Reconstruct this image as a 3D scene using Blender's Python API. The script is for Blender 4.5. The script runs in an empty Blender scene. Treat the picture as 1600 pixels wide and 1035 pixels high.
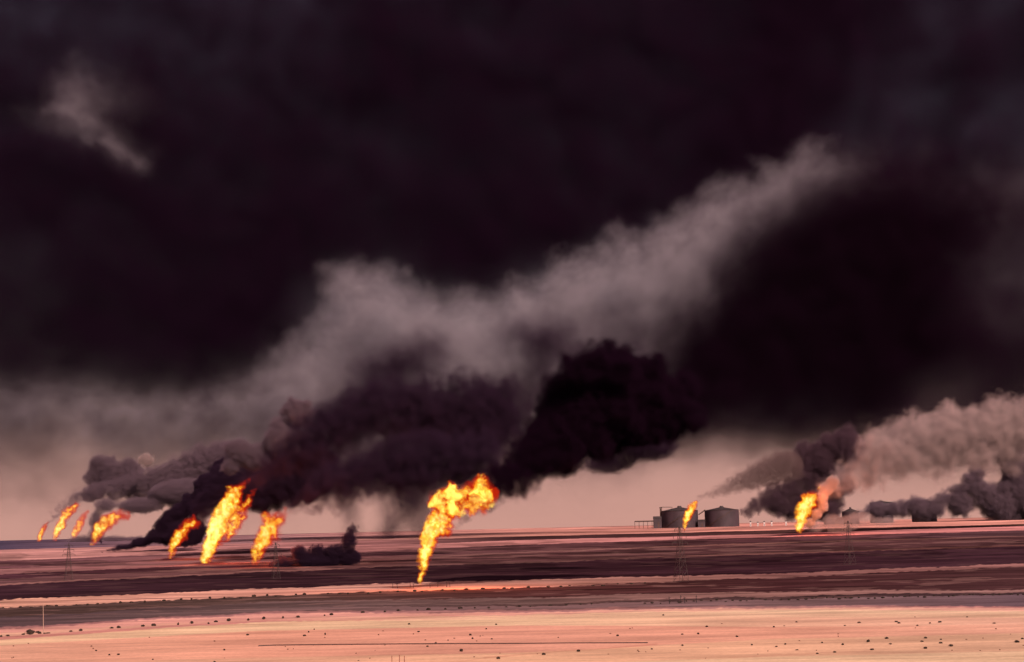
import bpy, bmesh, math, random, colorsys
import numpy as np
from mathutils import Vector, Matrix, noise as mnoise

# ------------------------------------------------------------------ camera, world, sun, exposure
SC = bpy.context.scene
COL = SC.collection
F = 2537.0            # focal length in pixels of the 1600 wide photograph
H = 40.0              # camera height above the near plain
SLOPE = -0.0235       # the horizon climbs to the right: the camera was rolled
HOR0 = 845.0
roll = math.atan(SLOPE)
# distance of the horizon line from the picture centre, measured square to it
yh_c = HOR0 + SLOPE*800 - 517.5
pitch = math.atan(yh_c*math.cos(roll)/F)
cam = bpy.data.cameras.new('camera'); camo = bpy.data.objects.new('camera', cam); COL.objects.link(camo)
cam.sensor_width = 36.0; cam.lens = 36.0*F/1600.0
cam.clip_start = 1.0; cam.clip_end = 150000.0
camo.location = (0, 0, H)
fwd = Vector((0, math.cos(pitch), math.sin(pitch)))
right0 = Vector((1, 0, 0)); up0 = right0.cross(fwd)
# picture-right vector: tilted so that the horizon rises to the right
a = -roll
right = right0*math.cos(a) - up0*math.sin(a)
up = right.cross(fwd)
M = Matrix((right, up, -fwd)).transposed().to_4x4()
M.translation = Vector((0, 0, H))
camo.matrix_world = M
SC.camera = camo

SUN_EL, SUN_AZ = math.radians(40), math.radians(148)     # azimuth clockwise from +Y: behind the camera's right shoulder
w = bpy.data.worlds.new('World'); SC.world = w; w.use_nodes = True
nt = w.node_tree; nt.nodes.clear()
def N(nt, t, **kw):
    n = nt.nodes.new(t)
    for k, v in kw.items(): setattr(n, k, v)
    return n
out = N(nt, 'ShaderNodeOutputWorld'); add = N(nt, 'ShaderNodeAddShader')
b1 = N(nt, 'ShaderNodeBackground'); b2 = N(nt, 'ShaderNodeBackground')
sky = N(nt, 'ShaderNodeTexSky', sky_type='NISHITA', sun_disc=False, sun_elevation=SUN_EL, sun_rotation=SUN_AZ, dust_density=6.0, air_density=1.0)
b1.inputs['Strength'].default_value = 0.05
nt.links.new(sky.outputs[0], b1.inputs['Color'])
# dusty air of the burning field: pink cream near the horizon, mauve above
tc = N(nt, 'ShaderNodeTexCoord'); sep = N(nt, 'ShaderNodeSeparateXYZ'); ramp = N(nt, 'ShaderNodeValToRGB')
nz = N(nt, 'ShaderNodeTexNoise'); nz.inputs['Scale'].default_value = 9.0; nz.inputs['Detail'].default_value = 5.0
mp = N(nt, 'ShaderNodeMapping'); mp.inputs['Scale'].default_value = (1, 1, 3)
ma = N(nt, 'ShaderNodeMath', operation='MULTIPLY_ADD'); ma.inputs[1].default_value = 0.05
nt.links.new(tc.outputs['Generated'], mp.inputs['Vector']); nt.links.new(mp.outputs[0], nz.inputs['Vector'])
nt.links.new(tc.outputs['Generated'], sep.inputs[0])
nt.links.new(nz.outputs['Fac'], ma.inputs[0]); nt.links.new(sep.outputs['Z'], ma.inputs[2])
nt.links.new(ma.outputs[0], ramp.inputs[0]); nt.links.new(ramp.outputs[0], b2.inputs['Color'])
for e, (p, c) in zip([ramp.color_ramp.elements[0], ramp.color_ramp.elements[1]], [(0.02, (.60, .31, .255, 1)), (1.0, (.10, .06, .07, 1))]):
    e.position = p; e.color = c
for p, c in ((0.06, (.54, .28, .235, 1)), (0.12, (.28, .15, .145, 1)), (0.25, (.13, .065, .085, 1))):
    e = ramp.color_ramp.elements.new(p); e.color = c
b2.inputs['Strength'].default_value = 1.0
nt.links.new(b1.outputs[0], add.inputs[0]); nt.links.new(b2.outputs[0], add.inputs[1]); nt.links.new(add.outputs[0], out.inputs[0])

sl = bpy.data.lights.new('sun', 'SUN'); sl.energy = 4.6; sl.angle = math.radians(0.5); sl.color = (1.0, .84, .70)
so = bpy.data.objects.new('sun', sl); COL.objects.link(so)
sd = Vector((math.sin(SUN_AZ)*math.cos(SUN_EL), math.cos(SUN_AZ)*math.cos(SUN_EL), math.sin(SUN_EL)))
so.rotation_euler = sd.to_track_quat('Z', 'Y').to_euler(); so.location = sd*500

SC.view_settings.view_transform = 'Standard'; SC.view_settings.look = 'None'
SC.view_settings.exposure = 0.0; SC.view_settings.gamma = 1.0; SC.view_settings.use_curve_mapping = False
cy = SC.cycles
cy.use_denoising = True
cy.max_bounces = 3; cy.diffuse_bounces = 1; cy.glossy_bounces = 1; cy.transmission_bounces = 1
cy.volume_bounces = 0; cy.transparent_max_bounces = 64
cy.volume_step_rate = 3.0; cy.volume_max_steps = 400
cy.sample_clamp_indirect = 1.0
cy.use_adaptive_sampling = True; cy.adaptive_threshold = 0.04

# ------------------------------------------------------------------ helpers
random.seed(7); rng = np.random.default_rng(7)
def hor(px): return HOR0 + SLOPE*px
def ray(px, py):
    return (right*((px-800)/F) + up*(-(py-517.5)/F) + fwd)
def W(px, py, Y):
    "the point at depth Y (metres along +Y) seen at pixel px, py of the photograph"
    r = ray(px, py); return Vector((0, 0, H)) + r*(Y/r.y)
def mpp(Y): return Y/F
_pr = [(0, 101480/1.0), (500, 202.96), (1132, 89.65), (2092, 48.5), (2330, 43.56), (2600, 35), (2900, 20), (3300, 10.5), (3500, 7.5), (4000, 4.0), (4300, 1.6), (6000, .22), (90000, .004)]
ZY = np.array([-2000, 0, 2092, 2330, 2600, 2900, 3300, 3500, 4000, 4300, 6000, 90000.])
ZZ = np.array([0, 0, 0, 0, 40-35*2600/F, 40-20*2900/F, 40-10.5*3300/F, 40-7.5*3500/F, 40-4*4000/F, 40-1.6*4300/F, 40-.22*6000/F, 39.7])
MOUNDS = []     # (X, Y, half width, half depth, height) earth banks pushed up round the wells
def zprof(Y): return np.interp(Y, ZY, ZZ)
def zg(X, Y):
    z = float(zprof(Y))
    for (mx, my, sx, sy, h) in MOUNDS: z += h*math.exp(-((X-mx)/sx)**2-((Y-my)/sy)**2)
    return z
def Yof(dy):
    "depth of the ground seen dy pixels below the horizon"
    ys = np.concatenate([np.linspace(60, 2000, 1500), np.linspace(2001, 6000, 3000)])
    d = (H - zprof(ys))*F/ys
    return float(np.interp(-dy, -d, ys))
def G(px, py):
    "ground point seen at a pixel"
    Y = Yof(py-hor(px)); p = W(px, py, Y); return Vector((p.x, Y, float(zprof(Y))))
def lin(c): return tuple((v/255/12.92 if v/255 <= .04045 else ((v/255+.055)/1.055)**2.4) for v in c)

def mat(name):
    m = bpy.data.materials.new(name); m.use_nodes = True; m.node_tree.nodes.clear(); return m
def solid(name, col, rough=.8, var=.25, scale=1.0, metal=0, dark=None):
    m = mat(name); t = m.node_tree
    o = N(t, 'ShaderNodeOutputMaterial'); p = N(t, 'ShaderNodeBsdfPrincipled'); tcn = N(t, 'ShaderNodeTexCoord')
    n = N(t, 'ShaderNodeTexNoise'); n.inputs['Scale'].default_value = scale; n.inputs['Detail'].default_value = 6
    r = N(t, 'ShaderNodeValToRGB')
    r.color_ramp.elements[0].position = .3; r.color_ramp.elements[1].position = .7
    r.color_ramp.elements[0].color = (*[c*(1-var) for c in (dark or col)], 1); r.color_ramp.elements[1].color = (*[min(1, c*(1+var)) for c in col], 1)
    t.links.new(tcn.outputs['Object'], n.inputs['Vector']); t.links.new(n.outputs['Fac'], r.inputs[0]); t.links.new(r.outputs[0], p.inputs['Base Color'])
    p.inputs['Roughness'].default_value = rough; p.inputs['Metallic'].default_value = metal
    t.links.new(p.outputs[0], o.inputs[0]); return m

def tag(o, label=None, cat=None, group=None, kind=None):
    if label: o['label'] = label
    if cat: o['category'] = cat
    if group: o['group'] = group
    if kind: o['kind'] = kind
    return o
def empty(name, loc, label, cat, group=None, rz=0):
    o = bpy.data.objects.new(name, None); COL.objects.link(o); o.location = loc; o.rotation_euler = (0, 0, rz)
    return tag(o, label, cat, group)
def link(name, me, m, parent=None, loc=None, smooth=False):
    o = bpy.data.objects.new(name, me); COL.objects.link(o)
    if m is not None and not me.materials: me.materials.append(m)
    if parent: o.parent = parent
    if loc is not None: o.location = loc
    if smooth: me.polygons.foreach_set('use_smooth', [True]*len(me.polygons))
    return o
def bmobj(name, bm, m, parent=None, loc=None, smooth=False):
    me = bpy.data.meshes.new(name); bm.to_mesh(me); bm.free(); return link(name, me, m, parent, loc, smooth)
def bm_box(bm, c, s, rz=0):
    r = bmesh.ops.create_cube(bm, size=1.0)
    bmesh.ops.scale(bm, vec=s, verts=r['verts'])
    if rz: bmesh.ops.rotate(bm, cent=(0, 0, 0), matrix=Matrix.Rotation(rz, 3, 'Z'), verts=r['verts'])
    bmesh.ops.translate(bm, vec=c, verts=r['verts'])
def bm_bar(bm, p, q, r, seg=6, r2=None):
    p = Vector(p); q = Vector(q); d = q-p
    g = bmesh.ops.create_cone(bm, cap_ends=True, segments=seg, radius1=r, radius2=r if r2 is None else r2, depth=d.length)
    bmesh.ops.rotate(bm, cent=(0, 0, 0), matrix=d.to_track_quat('Z', 'Y').to_matrix(), verts=g['verts'])
    bmesh.ops.translate(bm, vec=(p+q)/2, verts=g['verts'])

# ------------------------------------------------------------------ wells and their mounds (pixel foot, depth)
WELLS = dict(A=(655.5, 919), B=(321, 881.5), C=(265.5, 874), D=(397, 885.5), E=(146, 852.5), F1=(61, 846.5), F2=(87, 845), F3=(115, 844.5), G=(1069.5, 829.5), H=(1246, 835.5))
WP = {k: G(*v) for k, v in WELLS.items()}
for k, sx, h in (('H', 62, 3.6), ('B', 55, 2.6), ('C', 45, 2.4), ('D', 70, 3.2)):
    MOUNDS.append((WP[k].x+(sx*.25), WP[k].y-26, sx, 15, h))

# ------------------------------------------------------------------ ground: one sheet to the horizon
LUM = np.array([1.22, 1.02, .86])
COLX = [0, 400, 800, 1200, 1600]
BANDS = [  # ground colours by band; the dark ones are partly painted smoke shade
 ([0, 0, 0, 0, 0], [(85,65,78),(150,100,95),(212,135,115),(225,140,118),(225,142,120)]),  # dark bluish left end: shade on the far ground, put into the colour
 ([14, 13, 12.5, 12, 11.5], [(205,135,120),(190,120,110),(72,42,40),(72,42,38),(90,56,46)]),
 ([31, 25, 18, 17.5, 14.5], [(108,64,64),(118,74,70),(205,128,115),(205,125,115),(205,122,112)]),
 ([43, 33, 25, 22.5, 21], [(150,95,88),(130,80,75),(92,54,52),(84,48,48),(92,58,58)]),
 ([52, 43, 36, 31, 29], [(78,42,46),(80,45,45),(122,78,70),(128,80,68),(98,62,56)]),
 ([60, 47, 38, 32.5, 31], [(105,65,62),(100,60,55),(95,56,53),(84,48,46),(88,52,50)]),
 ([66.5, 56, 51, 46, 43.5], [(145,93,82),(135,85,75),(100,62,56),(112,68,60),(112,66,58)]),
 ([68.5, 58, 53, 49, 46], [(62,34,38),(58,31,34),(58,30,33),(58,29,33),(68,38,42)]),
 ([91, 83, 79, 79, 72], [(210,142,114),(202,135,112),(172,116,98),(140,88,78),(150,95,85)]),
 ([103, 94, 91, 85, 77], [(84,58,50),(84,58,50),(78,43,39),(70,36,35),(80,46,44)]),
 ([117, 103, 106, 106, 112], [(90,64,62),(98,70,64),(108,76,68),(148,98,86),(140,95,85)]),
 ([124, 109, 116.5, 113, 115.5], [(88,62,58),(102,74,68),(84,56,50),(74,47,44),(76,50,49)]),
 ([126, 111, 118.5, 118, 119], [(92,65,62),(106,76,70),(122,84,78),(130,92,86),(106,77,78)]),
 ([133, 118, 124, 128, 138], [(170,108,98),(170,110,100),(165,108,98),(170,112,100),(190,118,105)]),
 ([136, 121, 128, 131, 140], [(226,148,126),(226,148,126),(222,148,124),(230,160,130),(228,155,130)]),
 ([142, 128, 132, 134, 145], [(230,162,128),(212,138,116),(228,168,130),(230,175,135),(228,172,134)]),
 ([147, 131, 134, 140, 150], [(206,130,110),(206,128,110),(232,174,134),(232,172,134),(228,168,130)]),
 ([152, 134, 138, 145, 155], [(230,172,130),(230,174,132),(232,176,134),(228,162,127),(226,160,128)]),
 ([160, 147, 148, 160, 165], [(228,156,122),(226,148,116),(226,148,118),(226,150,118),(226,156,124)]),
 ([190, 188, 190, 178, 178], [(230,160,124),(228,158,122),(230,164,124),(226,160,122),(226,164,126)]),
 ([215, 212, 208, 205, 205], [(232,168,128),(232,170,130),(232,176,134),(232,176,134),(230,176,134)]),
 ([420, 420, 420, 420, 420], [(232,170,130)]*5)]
def smooth(t): t = np.clip(t, 0, 1); return t*t*(3-2*t)
def vnoise1(x, seed):
    "smooth value noise of a numpy array"
    r = np.random.default_rng(seed).random(4096); i = np.floor(x).astype(int); f = x-i; f = f*f*(3-2*f)
    return r[i % 4096]*(1-f)+r[(i+1) % 4096]*f
def vnoise2(x, y, seed):
    r = np.random.default_rng(seed).random((256, 256)); i = np.floor(x).astype(int); j = np.floor(y).astype(int)
    fx = x-i; fy = y-j; fx = fx*fx*(3-2*fx); fy = fy*fy*(3-2*fy); i %= 256; j %= 256; i2 = (i+1) % 256; j2 = (j+1) % 256
    return (r[i, j]*(1-fx)+r[i2, j]*fx)*(1-fy)+(r[i, j2]*(1-fx)+r[i2, j2]*fx)*fy
def fbm2(x, y, seed, o=4, rot=False):
    s = 0; a = 1; t = 0
    for k in range(o):
        c_, s_ = (math.cos(.6+k*1.1), math.sin(.6+k*1.1)) if rot else (1, 0)
        s = s+a*vnoise2((x*c_-y*s_)*2**k+17.3*k, (x*s_+y*c_)*2**k+9.1*k, seed+k); t += a; a *= .55
    return s/t

def build_ground():
    dys = np.concatenate([np.linspace(700, 216, 60), np.linspace(215, 2, 760)])
    Ys = np.array([Yof(d) for d in dys]); Ys = np.concatenate([[-3000, -500, 20], Ys, [4600, 5200, 6000, 8000, 12000, 20000, 40000, 90000]])
    us = np.concatenate([np.linspace(-2.5, -.42, 24), np.linspace(-.40, .40, 440), np.linspace(.42, 2.5, 24)])
    Yw = np.maximum(Ys, 500.0)
    X = us[None, :]*Yw[:, None]; Y = np.repeat(Ys[:, None], len(us), 1)
    Z = zprof(Y)
    for (mx, my, sx, sy, h) in MOUNDS: Z = Z+h*np.exp(-((X-mx)/sx)**2-((Y-my)/sy)**2)
    Z = Z + (fbm2(X/60, Y/60, 5)-.5)*np.clip((Y-200)/1500, 0, 1)*1.0*np.clip((6500-Y)/1500, 0.1, 1)
    nr, nc = X.shape
    dy = (H-zprof(Y))*F/np.maximum(Y, 60); dy = np.clip(dy, 0, 420)
    px = 800+F*X/np.maximum(Y, 60)
    # edges of the soot, oil and painted smoke-shade bands wander
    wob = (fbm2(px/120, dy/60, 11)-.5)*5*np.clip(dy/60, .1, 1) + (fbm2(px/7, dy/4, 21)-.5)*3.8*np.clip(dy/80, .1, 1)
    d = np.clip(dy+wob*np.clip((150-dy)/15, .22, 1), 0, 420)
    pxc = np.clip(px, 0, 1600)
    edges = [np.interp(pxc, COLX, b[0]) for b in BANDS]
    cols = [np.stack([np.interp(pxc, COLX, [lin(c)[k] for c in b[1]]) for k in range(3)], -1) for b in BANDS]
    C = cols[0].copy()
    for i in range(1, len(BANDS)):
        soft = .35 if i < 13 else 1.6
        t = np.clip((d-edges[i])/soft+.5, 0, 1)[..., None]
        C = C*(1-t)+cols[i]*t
    for (mx, my, sx, sy, h) in MOUNDS:     # oil soaked banks
        t = np.clip(1.6*np.exp(-((X-mx)/sx/1.15)**4-((Y-my)/sy/1.2)**4), 0, 1)[..., None]
        C = C*(1-t)+np.array(lin((52, 26, 33)))*t
    st = fbm2(px/260+3, dy/1.6, 81, 3)*.6+fbm2(px/70, dy/.8, 85, 3)*.4      # thin wind and wheel streaks
    C = C*np.clip(1+(st-.5)*np.clip((150-dy)/40, .22, 1)*2.0, .3, 2)[..., None]
    pch = smooth((fbm2(px/75+9, dy/4.5, 91, 4)-.55)/.06)*np.clip((dy-14)/8, 0, 1)*np.clip((66-dy)/8, 0, 1)     # oil pools and soot on the middle plain
    C = C*(1-pch[..., None]*.38)
    pl = smooth((fbm2(px/60+29, dy/2.2, 95, 4)-.60)/.05)*np.clip((dy-28)/8, 0, 1)*np.clip((122-dy)/8, 0, 1)*(.25+.75*smooth((abs(d-edges[7]-(edges[8]-edges[7])/2)-(edges[8]-edges[7])*.45)/5))     # thin bare patches
    C = C*(1-pl[..., None]*.26)+np.array(lin((165, 112, 98)))*pl[..., None]*.26

    for (xa, ya, xb, yb, w_, k_) in ((745, 1023, 1012, 1003, 1.0, .22), (0, 993, 1010, 944, 1.2, .12), (1120, 1024, 1340, 1012, .7, .14), (660, 1034, 780, 1020, .8, .16), (0, 1026, 700, 1013, .6, .08), (900, 975, 1600, 985, .7, .07), (300, 1032, 1600, 1022, .6, .07)):
        X0, D0, X1, D1 = xa, ya-hor(xa), xb, yb-hor(xb)        # wheel tracks
        t_ = np.clip((px-X0)/(X1-X0), 0, 1); dd_ = abs(dy-(D0+(D1-D0)*t_)-(fbm2(px/60, dy*0, 97)-.5)*3)
        C = C*(1-(k_*np.exp(-(dd_/w_)**2)*((px > X0) & (px < X1)))[..., None]*np.array([.6, 1, 1]))
    C = C*np.array([.98, .955, 1.0])
    C = C/LUM
    me = bpy.data.meshes.new('ground')
    v = np.stack([X, Y, Z], -1).reshape(-1, 3)
    i = np.arange(nr*nc).reshape(nr, nc)
    q = np.stack([i[:-1, :-1], i[:-1, 1:], i[1:, 1:], i[1:, :-1]], -1).reshape(-1, 4)
    me.vertices.add(len(v)); me.vertices.foreach_set('co', v.ravel())
    me.loops.add(q.size); me.loops.foreach_set('vertex_index', q.ravel().astype(np.int32))
    me.polygons.add(len(q)); me.polygons.foreach_set('loop_start', np.arange(0, q.size, 4, dtype=np.int32))
    me.update(calc_edges=True)
    at = me.color_attributes.new('soil_shade', 'FLOAT_COLOR', 'POINT')
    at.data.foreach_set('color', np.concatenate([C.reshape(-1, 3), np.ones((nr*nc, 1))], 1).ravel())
    m = mat('desert_soil'); t = m.node_tree
    o = N(t, 'ShaderNodeOutputMaterial'); p = N(t, 'ShaderNodeBsdfPrincipled'); p.inputs['Roughness'].default_value = .95; p.inputs['Specular IOR Level'].default_value = 0
    att = N(t, 'ShaderNodeAttribute', attribute_name='soil_shade'); g = N(t, 'ShaderNodeNewGeometry')
    n1 = N(t, 'ShaderNodeTexNoise'); n1.inputs['Scale'].default_value = .035; n1.inputs['Detail'].default_value = 9; n1.inputs['Roughness'].default_value = .65
    n2 = N(t, 'ShaderNodeTexNoise'); n2.inputs['Scale'].default_value = .5; n2.inputs['Detail'].default_value = 6; n2.inputs['Roughness'].default_value = .7
    mpg = N(t, 'ShaderNodeMapping'); mpg.inputs['Scale'].default_value = (.35, 1, 1); mpg.inputs['Rotation'].default_value = (0, 0, .12)
    t.links.new(g.outputs['Position'], mpg.inputs[0]); t.links.new(mpg.outputs[0], n1.inputs['Vector']); t.links.new(g.outputs['Position'], n2.inputs['Vector'])
    r1 = N(t, 'ShaderNodeMapRange'); r1.inputs[1].default_value = .3; r1.inputs[2].default_value = .7; r1.inputs[3].default_value = .68; r1.inputs[4].default_value = 1.26
    r2 = N(t, 'ShaderNodeMapRange'); r2.inputs[1].default_value = .3; r2.inputs[2].default_value = .7; r2.inputs[3].default_value = .84; r2.inputs[4].default_value = 1.14
    t.links.new(n1.outputs['Fac'], r1.inputs[0]); t.links.new(n2.outputs['Fac'], r2.inputs[0])
    mu = N(t, 'ShaderNodeMath', operation='MULTIPLY'); t.links.new(r1.outputs[0], mu.inputs[0]); t.links.new(r2.outputs[0], mu.inputs[1])
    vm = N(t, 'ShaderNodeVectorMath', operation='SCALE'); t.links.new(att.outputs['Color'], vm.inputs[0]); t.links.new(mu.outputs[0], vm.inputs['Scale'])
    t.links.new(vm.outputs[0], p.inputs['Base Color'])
    bp = N(t, 'ShaderNodeBump'); bp.inputs['Distance'].default_value = .25; bp.inputs['Strength'].default_value = .5
    t.links.new(n2.outputs['Fac'], bp.inputs['Height']); t.links.new(bp.outputs[0], p.inputs['Normal'])
    t.links.new(p.outputs[0], o.inputs[0])
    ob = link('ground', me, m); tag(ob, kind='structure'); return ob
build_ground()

# ------------------------------------------------------------------ smoke and flame: hull mesh + density grid made from it
def hull_mesh(blobs, voxel, disp, dscale, loc, seed=0, sub=2):
    "one closed surface round a heap of balls (world x, y, z, rx, ry, rz), with lumps"
    bm = bmesh.new()
    for (x, y, z, rx, ry, rz) in blobs:
        g = bmesh.ops.create_icosphere(bm, subdivisions=sub, radius=1.0)
        bmesh.ops.scale(bm, vec=(rx, ry, rz), verts=g['verts']); bmesh.ops.translate(bm, vec=(x-loc[0], y-loc[1], z-loc[2]), verts=g['verts'])
    me = bpy.data.meshes.new('raw'); bm.to_mesh(me); bm.free()
    tmp = bpy.data.objects.new('raw', me); COL.objects.link(tmp)
    md = tmp.modifiers.new('r', 'REMESH'); md.mode = 'VOXEL'; md.voxel_size = voxel
    dg = bpy.context.evaluated_depsgraph_get(); dg.update()
    res = bpy.data.meshes.new_from_object(tmp.evaluated_get(dg))
    bpy.data.objects.remove(tmp); bpy.data.meshes.remove(me)
    bm = bmesh.new(); bm.from_mesh(res); bm.verts.ensure_lookup_table(); seen = set(); small = []     # drop specks too small to hold a density
    for v0 in bm.verts:
        if v0.index in seen: continue
        seen.add(v0.index); isl = [v0]; k = 0
        while k < len(isl):
            for e in isl[k].link_edges:
                u = e.other_vert(isl[k])
                if u.index not in seen: seen.add(u.index); isl.append(u)
            k += 1
        if len(isl) < .04*len(bm.verts): small += isl
    bmesh.ops.delete(bm, geom=small, context='VERTS'); bm.to_mesh(res); bm.free()
    n = len(res.vertices); co = np.empty(n*3); res.vertices.foreach_get('co', co); co = co.reshape(-1, 3)
    no = np.empty(n*3); res.vertex_normals.foreach_get('vector', no); no = no.reshape(-1, 3)
    off = Vector((seed*13.7, seed*5.1, seed*2.3))
    dd = np.array([1-2*abs(mnoise.fractal(Vector(c)*dscale+off, .9, 2.0, 3)) for c in co])
    co = co+no*((dd-.55)*disp)[:, None]
    res.vertices.foreach_set('co', co.ravel()); res.update()
    res.polygons.foreach_set('use_smooth', [True]*len(res.polygons))
    return res

GRIDS = []
def grid_modifier(*a, **k): GRIDS.append((a, k))
def build_grid(ob, vmat, dens, band, vox, warp, wscale, rough, fscale, lo=0.0, attr=False, contrast=1.0, ycoarse=1.0, part='billows', det=4.0):
    """density = inside distance to the hull / band, broken by noise, on a grid of cubes vox metres wide"""
    if part == 'billows': dens = dens*200
    me = ob.data; vn = np.empty(len(me.vertices)*3, dtype=np.float32); me.vertex_normals.foreach_get('vector', vn)
    me.attributes.new('outward', 'FLOAT_VECTOR', 'POINT').data.foreach_set('vector', vn)
    co = np.empty(len(me.vertices)*3); me.vertices.foreach_get('co', co); co = co.reshape(-1, 3)
    mn = co.min(0)-warp-vox*2; mx = co.max(0)+warp+vox*2
    gt = bpy.data.node_groups.new('smoke_grid', 'GeometryNodeTree')
    gt.interface.new_socket('Geometry', in_out='INPUT', socket_type='NodeSocketGeometry'); gt.interface.new_socket('Geometry', in_out='OUTPUT', socket_type='NodeSocketGeometry')
    L = gt.links.new
    gi = N(gt, 'GeometryNodeObjectInfo', transform_space='ORIGINAL'); gi.inputs['Object'].default_value = ob; HG = gi.outputs['Geometry']
    go = N(gt, 'NodeGroupOutput'); pos = N(gt, 'GeometryNodeInputPosition')
    def vmath(op, a, b):
        n = N(gt, 'ShaderNodeVectorMath', operation=op)
        for i, v in enumerate((a, b)):
            if v is None: continue
            if isinstance(v, (tuple, list)): n.inputs[i].default_value = v
            elif isinstance(v, (int, float)): n.inputs['Scale'].default_value = v
            else: L(v, n.inputs[i])
        return n.outputs['Value'] if op in ('DOT_PRODUCT', 'LENGTH') else n.outputs[0]
    def fm(op, a, b=None, c=None, clamp=False):
        n = N(gt, 'ShaderNodeMath', operation=op); n.use_clamp = clamp
        for i, v in enumerate((a, b, c)):
            if v is None: continue
            if isinstance(v, (int, float)): n.inputs[i].default_value = v
            else: L(v, n.inputs[i])
        return n.outputs[0]
    n1 = N(gt, 'ShaderNodeTexNoise'); n1.inputs['Scale'].default_value = wscale; n1.inputs['Detail'].default_value = 4; n1.inputs['Roughness'].default_value = .55
    L(pos.outputs[0], n1.inputs['Vector'])
    wv = vmath('SCALE', vmath('SUBTRACT', n1.outputs['Color'], (.5, .5, .5)), warp*2.6)
    p2 = vmath('ADD', pos.outputs[0], wv)
    pr = N(gt, 'GeometryNodeProximity', target_element='FACES'); L(HG, pr.inputs[0]); L(p2, pr.inputs['Sample Position'] if 'Sample Position' in pr.inputs else pr.inputs[1])
    sn = N(gt, 'GeometryNodeSampleNearestSurface', data_type='FLOAT_VECTOR'); nn = N(gt, 'GeometryNodeInputNamedAttribute', data_type='FLOAT_VECTOR'); nn.inputs['Name'].default_value = 'outward'
    L(HG, sn.inputs['Mesh']); L(nn.outputs['Attribute'], sn.inputs['Value']); L(p2, sn.inputs['Sample Position'])
    dot = vmath('DOT_PRODUCT', vmath('SUBTRACT', p2, pr.outputs['Position']), sn.outputs['Value'])
    sgn = fm('MULTIPLY', fm('SIGN', dot), -1.0)
    sdist = fm('MULTIPLY', pr.outputs['Distance'], sgn)
    n2 = N(gt, 'ShaderNodeTexNoise'); n2.inputs['Scale'].default_value = fscale; n2.inputs['Detail'].default_value = det; n2.inputs['Roughness'].default_value = .58
    L(pos.outputs[0], n2.inputs['Vector'])
    f2 = fm('MULTIPLY', fm('SUBTRACT', n2.outputs['Fac'], .5), rough*2.0)
    t = fm('DIVIDE', fm('ADD', sdist, f2), band, clamp=True)
    mod = fm('MULTIPLY_ADD', fm('SUBTRACT', n2.outputs['Fac'], .5), 3.0*contrast, 1.0)
    mod = fm('MAXIMUM', mod, lo)
    d = fm('MULTIPLY', fm('MULTIPLY', t, mod), dens)
    if attr:
        sa = N(gt, 'GeometryNodeSampleNearestSurface', data_type='FLOAT'); na = N(gt, 'GeometryNodeInputNamedAttribute', data_type='FLOAT'); na.inputs['Name'].default_value = 'thick'
        L(HG, sa.inputs['Mesh']); L(na.outputs['Attribute'], sa.inputs['Value']); L(p2, sa.inputs['Sample Position'])
        d = fm('MULTIPLY', d, sa.outputs['Value'])
    vc = N(gt, 'GeometryNodeVolumeCube'); L(d, vc.inputs['Density'])
    vc.inputs['Min'].default_value = tuple(mn); vc.inputs['Max'].default_value = tuple(mx)
    for k, ax in enumerate('XYZ'): vc.inputs['Resolution '+ax].default_value = max(8, int((mx-mn)[k]/(vox*(ycoarse if k == 1 else 1))))
    sm = N(gt, 'GeometryNodeSetMaterial'); sm.inputs['Material'].default_value = vmat; L(vc.outputs[0], sm.inputs[0])
    L(sm.outputs[0], go.inputs[0])
    vol = bpy.data.volumes.new(part); vol.materials.append(vmat)
    vo = bpy.data.objects.new(part, vol); COL.objects.link(vo); vo.parent = ob
    md = vo.modifiers.new('density', 'NODES'); md.node_group = gt
    return vo

def smoke_mat(name, albedo, aniso=0.0, glow=None):
    m = mat(name); t = m.node_tree; o = N(t, 'ShaderNodeOutputMaterial'); v = N(t, 'ShaderNodeVolumePrincipled')
    v.inputs['Color'].default_value = (*albedo, 1); v.inputs['Density'].default_value = .005      # the grids hold 200 times the density, clear of the renderer's cut-off; v.inputs['Anisotropy'].default_value = aniso
    t.links.new(v.outputs[0], o.inputs['Volume']); return m
def veil_mat(name, col):
    "the outermost thin soot of a plume: almost clear"
    m = mat(name); t = m.node_tree; o = N(t, 'ShaderNodeOutputMaterial'); mx = N(t, 'ShaderNodeMixShader'); a = N(t, 'ShaderNodeBsdfTransparent'); d = N(t, 'ShaderNodeBsdfDiffuse')
    d.inputs[0].default_value = (*col, 1); mx.inputs[0].default_value = .003
    t.links.new(a.outputs[0], mx.inputs[1]); t.links.new(d.outputs[0], mx.inputs[2]); t.links.new(mx.outputs[0], o.inputs[0]); return m
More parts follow.
